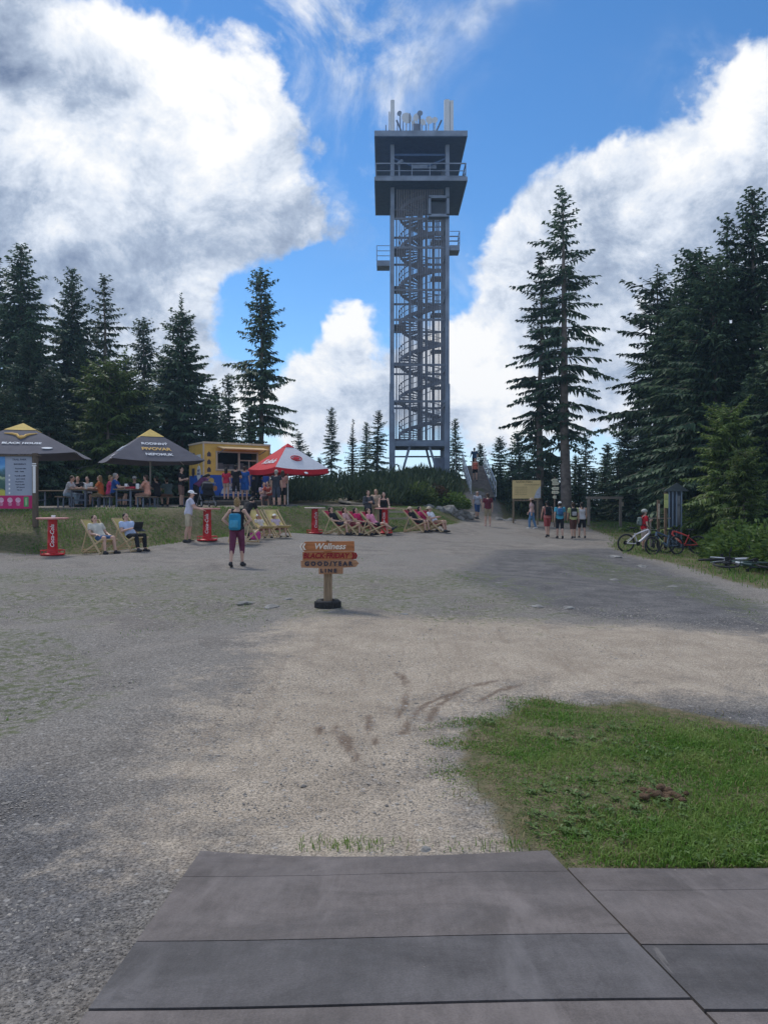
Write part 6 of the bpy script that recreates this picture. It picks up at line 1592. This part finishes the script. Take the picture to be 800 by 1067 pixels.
person(at(294.5,36.6),-20,'folded','person in a salmon top and black shorts close to the one in charcoal',fem=True,hair='long',topc=(.46,.24,.20),bottomc=BK,bottom=.36,hairc='brown')
person((*at(275,37.6)[:2],DECKZ-.46),160,'bench','person in a pale pink top sitting on the edge of the timber deck',fem=True,hair='pony',topc=(.50,.38,.42),bottomc=(.30,.12,.10),bottom=.3)
person((*at(282,37.4)[:2],at(282,37.4)[2]),200,'crouch','person in rusty red crouching beside the timber deck edge',topc=(.36,.07,.05),bottomc=(.1,.08,.08),bottom=.8)
t,S=person(at(383.5,35.2),150,'folded','person in dark shirt with pale sleeves standing at the drum table behind the red chairs',top='long',topc=(.08,.085,.10),bottomc=BK,bottom=.8)
backpack(t,S,'grey backpack worn by the person at the drum table behind the red chairs',(.12,.12,.15))
person(at(391.5,35.8),200,'stand','person in a beige top between the two standing behind the red chairs',fem=True,hair='long',topc=(.50,.36,.26),bottomc=KH,bottom=.36,hairc='blond')
person(at(399.5,35.0),175,'reach','person in a black sleeveless top leaning on the drum table behind the red chairs',fem=True,hair='long',top='tank',topc=BK,bottomc=BK,bottom=.8,hairc='dark')
person(at(497,48.2),175,'walk','person in a striped pale tee and blue shorts coming down from the stairway',topc=(.50,.52,.60),stripes=(.22,.25,.34),bottomc=(.05,.10,.24),bottom=.46,hairc='grey')
person(at(508,40.5),-5,'stand','person in a maroon tee and khaki shorts facing the stairway',topc=(.13,.025,.04),bottomc=(.30,.25,.17),bottom=.40,hairc='brown',shoe=(.45,.3,.28))
person(at(554,43.0),-70,'walk2','woman in a pale pink top, jeans and a sunhat before the yellow board',fem=True,hair='long',topc=(.60,.42,.42),bottomc=(.12,.24,.42),bottom=.84,hat='sunhat',hatc=(.48,.36,.28),shoe=(.6,.6,.6))
t,S=person(at(570,36.6),-4,'walk','person in a rust-pink top and red shorts walking away with a black backpack',fem=True,hair='bun',top='tank',topc=(.50,.17,.15),bottomc=(.34,.07,.07),bottom=.42,hairc='dark')
backpack(t,S,'black backpack on the walker in red shorts',BK)
t,S=person(at(583,36.2),4,'walk2','person in a turquoise tee, black shorts and white cap walking away',topc=(.08,.36,.50),bottomc=BK,bottom=.46,hat='cap',hatc=(.74,.74,.74))
backpack(t,S,'blue drawstring backpack on the walker in turquoise',(.05,.16,.34),scale=.85)
t,S=person(at(597,36.4),2,'walk','person in a lime and white tee and brown shorts walking away with a dark backpack',topc=(.52,.56,.26),bottomc=(.12,.055,.045),bottom=.46)
backpack(t,S,'dark green-black backpack on the walker in the lime tee',(.025,.035,.035),(.4,.4,.42))
person(at(606,36.9),0,'walk2','person in a white sleeveless top and black shorts, last of the group of four',fem=True,hair='pony',top='tank',topc=(.62,.62,.66),bottomc=BK,bottom=.42,hairc='dark')
def stair_pos(f,o=0): p=STA+STD*f; return (p.x+o,p.y,p.z+.05)
person(stair_pos(.45,-.25),180,'walk2','person in a coral red top and dark shorts coming down the stairway',fem=True,hair='long',top='tank',topc=(.64,.17,.11),bottomc=BK,bottom=.3,hairc='brown')
person(stair_pos(.86,.0),0,'climb','person in dark blue climbing near the top of the stairway',topc=(.035,.08,.15),bottomc=BK,bottom=.6,hairc='dark')
# by the bicycles
t,S=person(at(671,29.6),85,'phone','boy in a red tee, pale cap and pale shorts standing behind the white bicycle',topc=(.54,.02,.035),bottomc=(.42,.34,.30),bottom=.42,hat='helmet',hatc=(.42,.44,.40),scale=.93)
backpack(t,S,'grey-green backpack on the boy in red',(.15,.19,.18),scale=.85)
# at the picnic tables
def benchp(px,d,h,pose,label,**k): person(at(px,d),h,pose,label,group='people at the picnic tables',**k)
benchp(70,31.9,90,'bench_lean','person in a white tee hunched over the shaded picnic table',topc=(.52,.52,.55),bottomc=(.30,.40,.50),bottom=.8)
benchp(74,32.8,90,'bench','person in dark navy with grey hair on the bench of the shaded table',topc=(.03,.035,.055),bottomc=(.10,.14,.22),bottom=.8,hairc='grey')
benchp(82,33.8,180,'bench','person in black facing out at the end of the shaded table',topc=BK,bottomc=BK,bottom=.8,hairc='blond')
benchp(92,33.9,180,'bench','person in a black and white top at the head of the shaded table',topc=(.55,.55,.57),bottomc=BK,bottom=.8,hairc='dark')
benchp(106,32.6,-95,'bench','person in an orange top at the shaded picnic table',fem=True,hair='long',topc=(.60,.20,.07),bottomc=(.30,.25,.14),bottom=.36,hairc='blond')
benchp(114,32.2,85,'bench','person in a hot pink top beside the man in blue',fem=True,hair='short',topc=(.64,.07,.20),bottomc=(.2,.1,.12),bottom=.36,hairc='blond')
benchp(119,31.3,80,'bench','man in a royal blue tee seen from behind at the table with white mugs',topc=(.025,.08,.28),bottomc=BK,bottom=.42,hairc='grey',scale=1.05)
benchp(141,33.4,180,'bench','person in a dark tee, white cap and sunglasses facing the camera under the parasol',topc=(.03,.03,.035),bottomc=BK,bottom=.8,hat='cap',hatc=(.66,.66,.66),glasses=True)
benchp(154,31.7,-85,'bench','person in a salmon top beside the parasol pole at the table with white mugs',fem=True,hair='short',topc=(.60,.29,.21),bottomc=(.34,.20,.15),bottom=.44,hairc='brown')
benchp(164.5,33.6,-70,'bench','person in dark clothes just behind the parasol pole',topc=(.035,.03,.035),bottomc=BK,bottom=.8,hairc='brown')
benchp(176,34.5,-40,'bench_lean','person in a grey-green tee on the bench beside the truck end wall',topc=(.11,.15,.15),bottomc=(.20,.11,.07),bottom=.44)
person(at(189,33.0),100,'folded','person in black standing between the second parasol and the food truck',topc=BK,bottomc=(.2,.12,.1),bottom=.4,hairc='dark')
person(at(206,33.5),60,'bend','person in a purple top bending over the stroller before the food truck',fem=True,hair='long',topc=(.16,.05,.13),bottomc=BK,bottom=.8,hairc='dark')
run_jobs()
# bags, stroller
m=MB(); m.box((0,0,.16),(.36,.22,.30),bev=.07); t=thing('handbag','pink bag lying at the foot of the yellow deck chairs','bag',at(266,26.6),.4); obj('bag',m,cloth((.50,.06,.26)),t); m=MB(); m.tube([(-.10,0,.28),(-.06,0,.42),(.06,0,.42),(.10,0,.28)],.013); obj('strap',m,cloth(BK),t)
def stroller():
    t=thing('stroller','black stroller with a white wheel hub parked before the food truck','stroller',at(215,32.5),R(30))
    m=MB(); m.tube([(-.26,-.45,1.02),(-.26,.0,.60),(-.26,.42,.16)],.016); m.tube([(.26,-.45,1.02),(.26,.0,.60),(.26,.42,.16)],.016); m.bar((-.26,-.45,1.02),(.26,-.45,1.02),.03); m.tube([(-.26,.05,.55),(-.28,-.35,.16)],.016); m.tube([(.26,.05,.55),(.28,-.35,.16)],.016); m.bar((-.27,-.3,.22),(.27,-.3,.22),.02); obj('frame',m,M('stroller_frame',(.30,.30,.32),.4,.1,metal=.4),t)
    m=MB(); m.box((0,.02,.50),(.46,.50,.10),(R(8),0,0),.03); m.box((0,-.24,.72),(.46,.08,.50),(R(-20),0,0),.03); obj('seat',m,cloth(BK),t)
    m=MB(); m.ell((0,-.12,.88),(.26,.30,.24),14,8); obj('hood',m,cloth((.03,.03,.035)),t)
    for x,y,r in((-.3,-.36,.15),(.3,-.36,.15),(-.27,.44,.11),(.27,.44,.11)):
        m=MB(); m.tube([(x,y+r*.85*math.cos(a),r+r*.85*math.sin(a)) for a in np.linspace(0,6.283,17)[:-1]],r*.16,6,True); w=obj('wheel',m,RUB,t); m=MB(); m.cyl((x-.015,y,r),(x+.015,y,r),r*.62,n=14); obj('hub',m,M('hub_white',(.5,.5,.5),.5),w)
stroller()
# ------------------------------------------------------------------ bicycles
def bicycle(label,loc,rotz,fc,acc,rot=None,name='bicycle'):
    t=thing(name,label,'bicycle',loc,rotz,'mountain bikes at the forest edge')
    FM=M('bike_paint_%02x%02x%02x'%tuple(int(255*c) for c in fc),fc,.3,.06,4,spec=.5); AC=M('bike_paint_%02x%02x%02x'%tuple(int(255*c) for c in acc),acc,.35,.1,4); BLK=M('bike_black',(.018,.018,.02),.5,.1); r=.35
    for x in(-.56,.58):
        m=MB(); m.tube([(x+.325*math.cos(a),0,r+.325*math.sin(a)) for a in np.linspace(0,2*math.pi,33)[:-1]],.028,8,True); w=obj('wheel',m,RUB,t)
        m=MB(); m.tube([(x+.295*math.cos(a),0,r+.295*math.sin(a)) for a in np.linspace(0,2*math.pi,33)[:-1]],.012,6,True); m.cyl((x,-.05,r),(x,.05,r),.025)
        for k in range(14): a=k*2*math.pi/14; m.cyl((x,.03*(-1)**k,r),(x+.29*math.cos(a),0,r+.29*math.sin(a)),.0025,n=4)
        m.cyl((x,.055,r),(x,.058,r),.08,n=16); obj('rim',m,BLK,w)
    bb=(-.10,0,.33); st=(-.27,0,.80); hb=(.36,0,.72); ht=(.325,0,.86); ra=(-.56,0,.35)
    m=MB(); m.tube([hb,(.12,0,.50),bb],[.042,.042,.045],10); m.tube([ht,(.02,0,.76),(-.22,0,.66)],[.03,.028,.024],10); m.tube([bb,(-.22,0,.66),(-.245,0,.72)],.024,10); m.cyl(hb,ht,.035)
    for s in(-1,1): m.tube([(-.22,.03*s,.64),(ra[0],.075*s,.36)],.013,8); m.tube([(bb[0],.04*s,bb[2]),(-.3,.065*s,.33),(ra[0],.075*s,.35)],.015,8)
    fr=obj('frame',m,FM,t); m=MB(); m.tube([(.25,-.0,.615),(.16,0,.53)],.045,10); m.box((.12,0,.50),(.06,.092,.05),(0,R(40),0)); obj('battery_decal',m,AC,fr)
    m=MB()
    for s in(-1,1): m.tube([(.375,.055*s,.68),(.58,.06*s,.35)],.018,8)
    m.bar((.375,-.07,.69),(.375,.07,.69),.04); m.tube([(.30,-.37,.97),(.34,-.2,.96),(.33,0,.93),(.34,.2,.96),(.30,.37,.97)],.015,8); m.cyl(ht,(.315,0,.93),.025)
    fk=obj('fork',m,BLK,t); 
    for s in(-1,1): m=MB(); m.cyl((.305,.26*s,.968),(.298,.38*s,.972),.021); obj('grip',m,RUB,fk)
    m=MB(); m.cyl((-.245,0,.70),(-.29,0,.90),.014); sp_=obj('seat_post',m,BLK,t)
    m=MB(); m.prism([(-.43,-.065),(-.43,.065),(-.34,.075),(-.22,.025),(-.14,.018),(-.14,-.018),(-.22,-.025),(-.34,-.075)],.05,(0,0,.90),(1,0,0),(0,1,0)); obj('saddle',m,BLK,t)
    m=MB(); m.cyl((bb[0],-.055,.33),(bb[0],-.065,.33),.085,n=20); m.bar((bb[0],-.075,.33),(bb[0]+.14,-.085,.24),.022); m.bar((bb[0],.075,.33),(bb[0]-.14,.085,.42),.022); m.box((bb[0]+.14,-.13,.24),(.09,.08,.018)); m.box((bb[0]-.14,.13,.42),(.09,.08,.018)); m.bar((bb[0],-.06,.41),(ra[0],-.06,.39),.008); m.bar((bb[0],-.06,.25),(ra[0],-.06,.31),.008); obj('crankset',m,BLK,t)
    if rot: t.rotation_euler=rot
    return t
def bk(px,d): return at(px,d)
bicycle('white mountain bike standing before the boy in red',bk(666,29.2),R(8),(.66,.64,.70),(.5,.5,.55),rot=(R(6),0,R(8)))
bicycle('blue-black mountain bike with a yellow-green battery, its front wheel towards the path',bk(693,28.2),R(205),(.10,.15,.22),(.50,.55,.25),rot=(R(7),0,R(203)))
bicycle('red mountain bike leaning at the forest edge beside the metal shelter',bk(710,29.0),R(140),(.48,.035,.025),(.6,.3,.2),rot=(R(10),0,R(152)))
x,y,z=bk(752,23.2); bicycle('white and grey mountain bike lying on its side in the grass',(x,y,z+.22),0,(.58,.60,.66),(.3,.3,.35),rot=(R(84),R(0),R(6)))
x,y,z=bk(783,21.0); bicycle('dark green mountain bike lying flat in the grass below the bushes',(x,y,z+.20),0,(.03,.06,.05),(.55,.58,.6),rot=(R(82),R(0),R(170)))


# ------------------------------------------------------------------ thin blue volume added to lift the darks like lens veiling glare
if GLARE_VEIL:
    m=MB(); m.box((0,95,15),(500,420,58)); o=obj('glare_veil',m,None); me=o.data
    # keep the lid above the tower and the floor below the lowest ground
    lo=min(v.co.z for v in GROUND.data.vertices)-1.0
    for v in me.vertices: v.co.z=lo if v.co.z<0 else 38.0
    xs=[v.co.x for v in GROUND.data.vertices]; ys=[v.co.y for v in GROUND.data.vertices]
    for v in me.vertices: v.co.x=(min(xs)-2 if v.co.x<0 else max(xs)+2); v.co.y=(min(ys)-4 if v.co.y<95 else max(ys)+2)
    hm=bpy.data.materials.new('glare_veil_volume'); hm.use_nodes=True; nt=hm.node_tree; nt.nodes.clear()
    pv=nt.nodes.new('ShaderNodeVolumePrincipled'); pv.inputs['Color'].default_value=(.50,.74,1,1); pv.inputs['Density'].default_value=GLARE_VEIL; pv.inputs['Anisotropy'].default_value=.3
    ou=nt.nodes.new('ShaderNodeOutputMaterial'); nt.links.new(pv.outputs[0],ou.inputs['Volume']); me.materials.append(hm); o['kind']='stuff'
    SC.cycles.volume_bounces=0
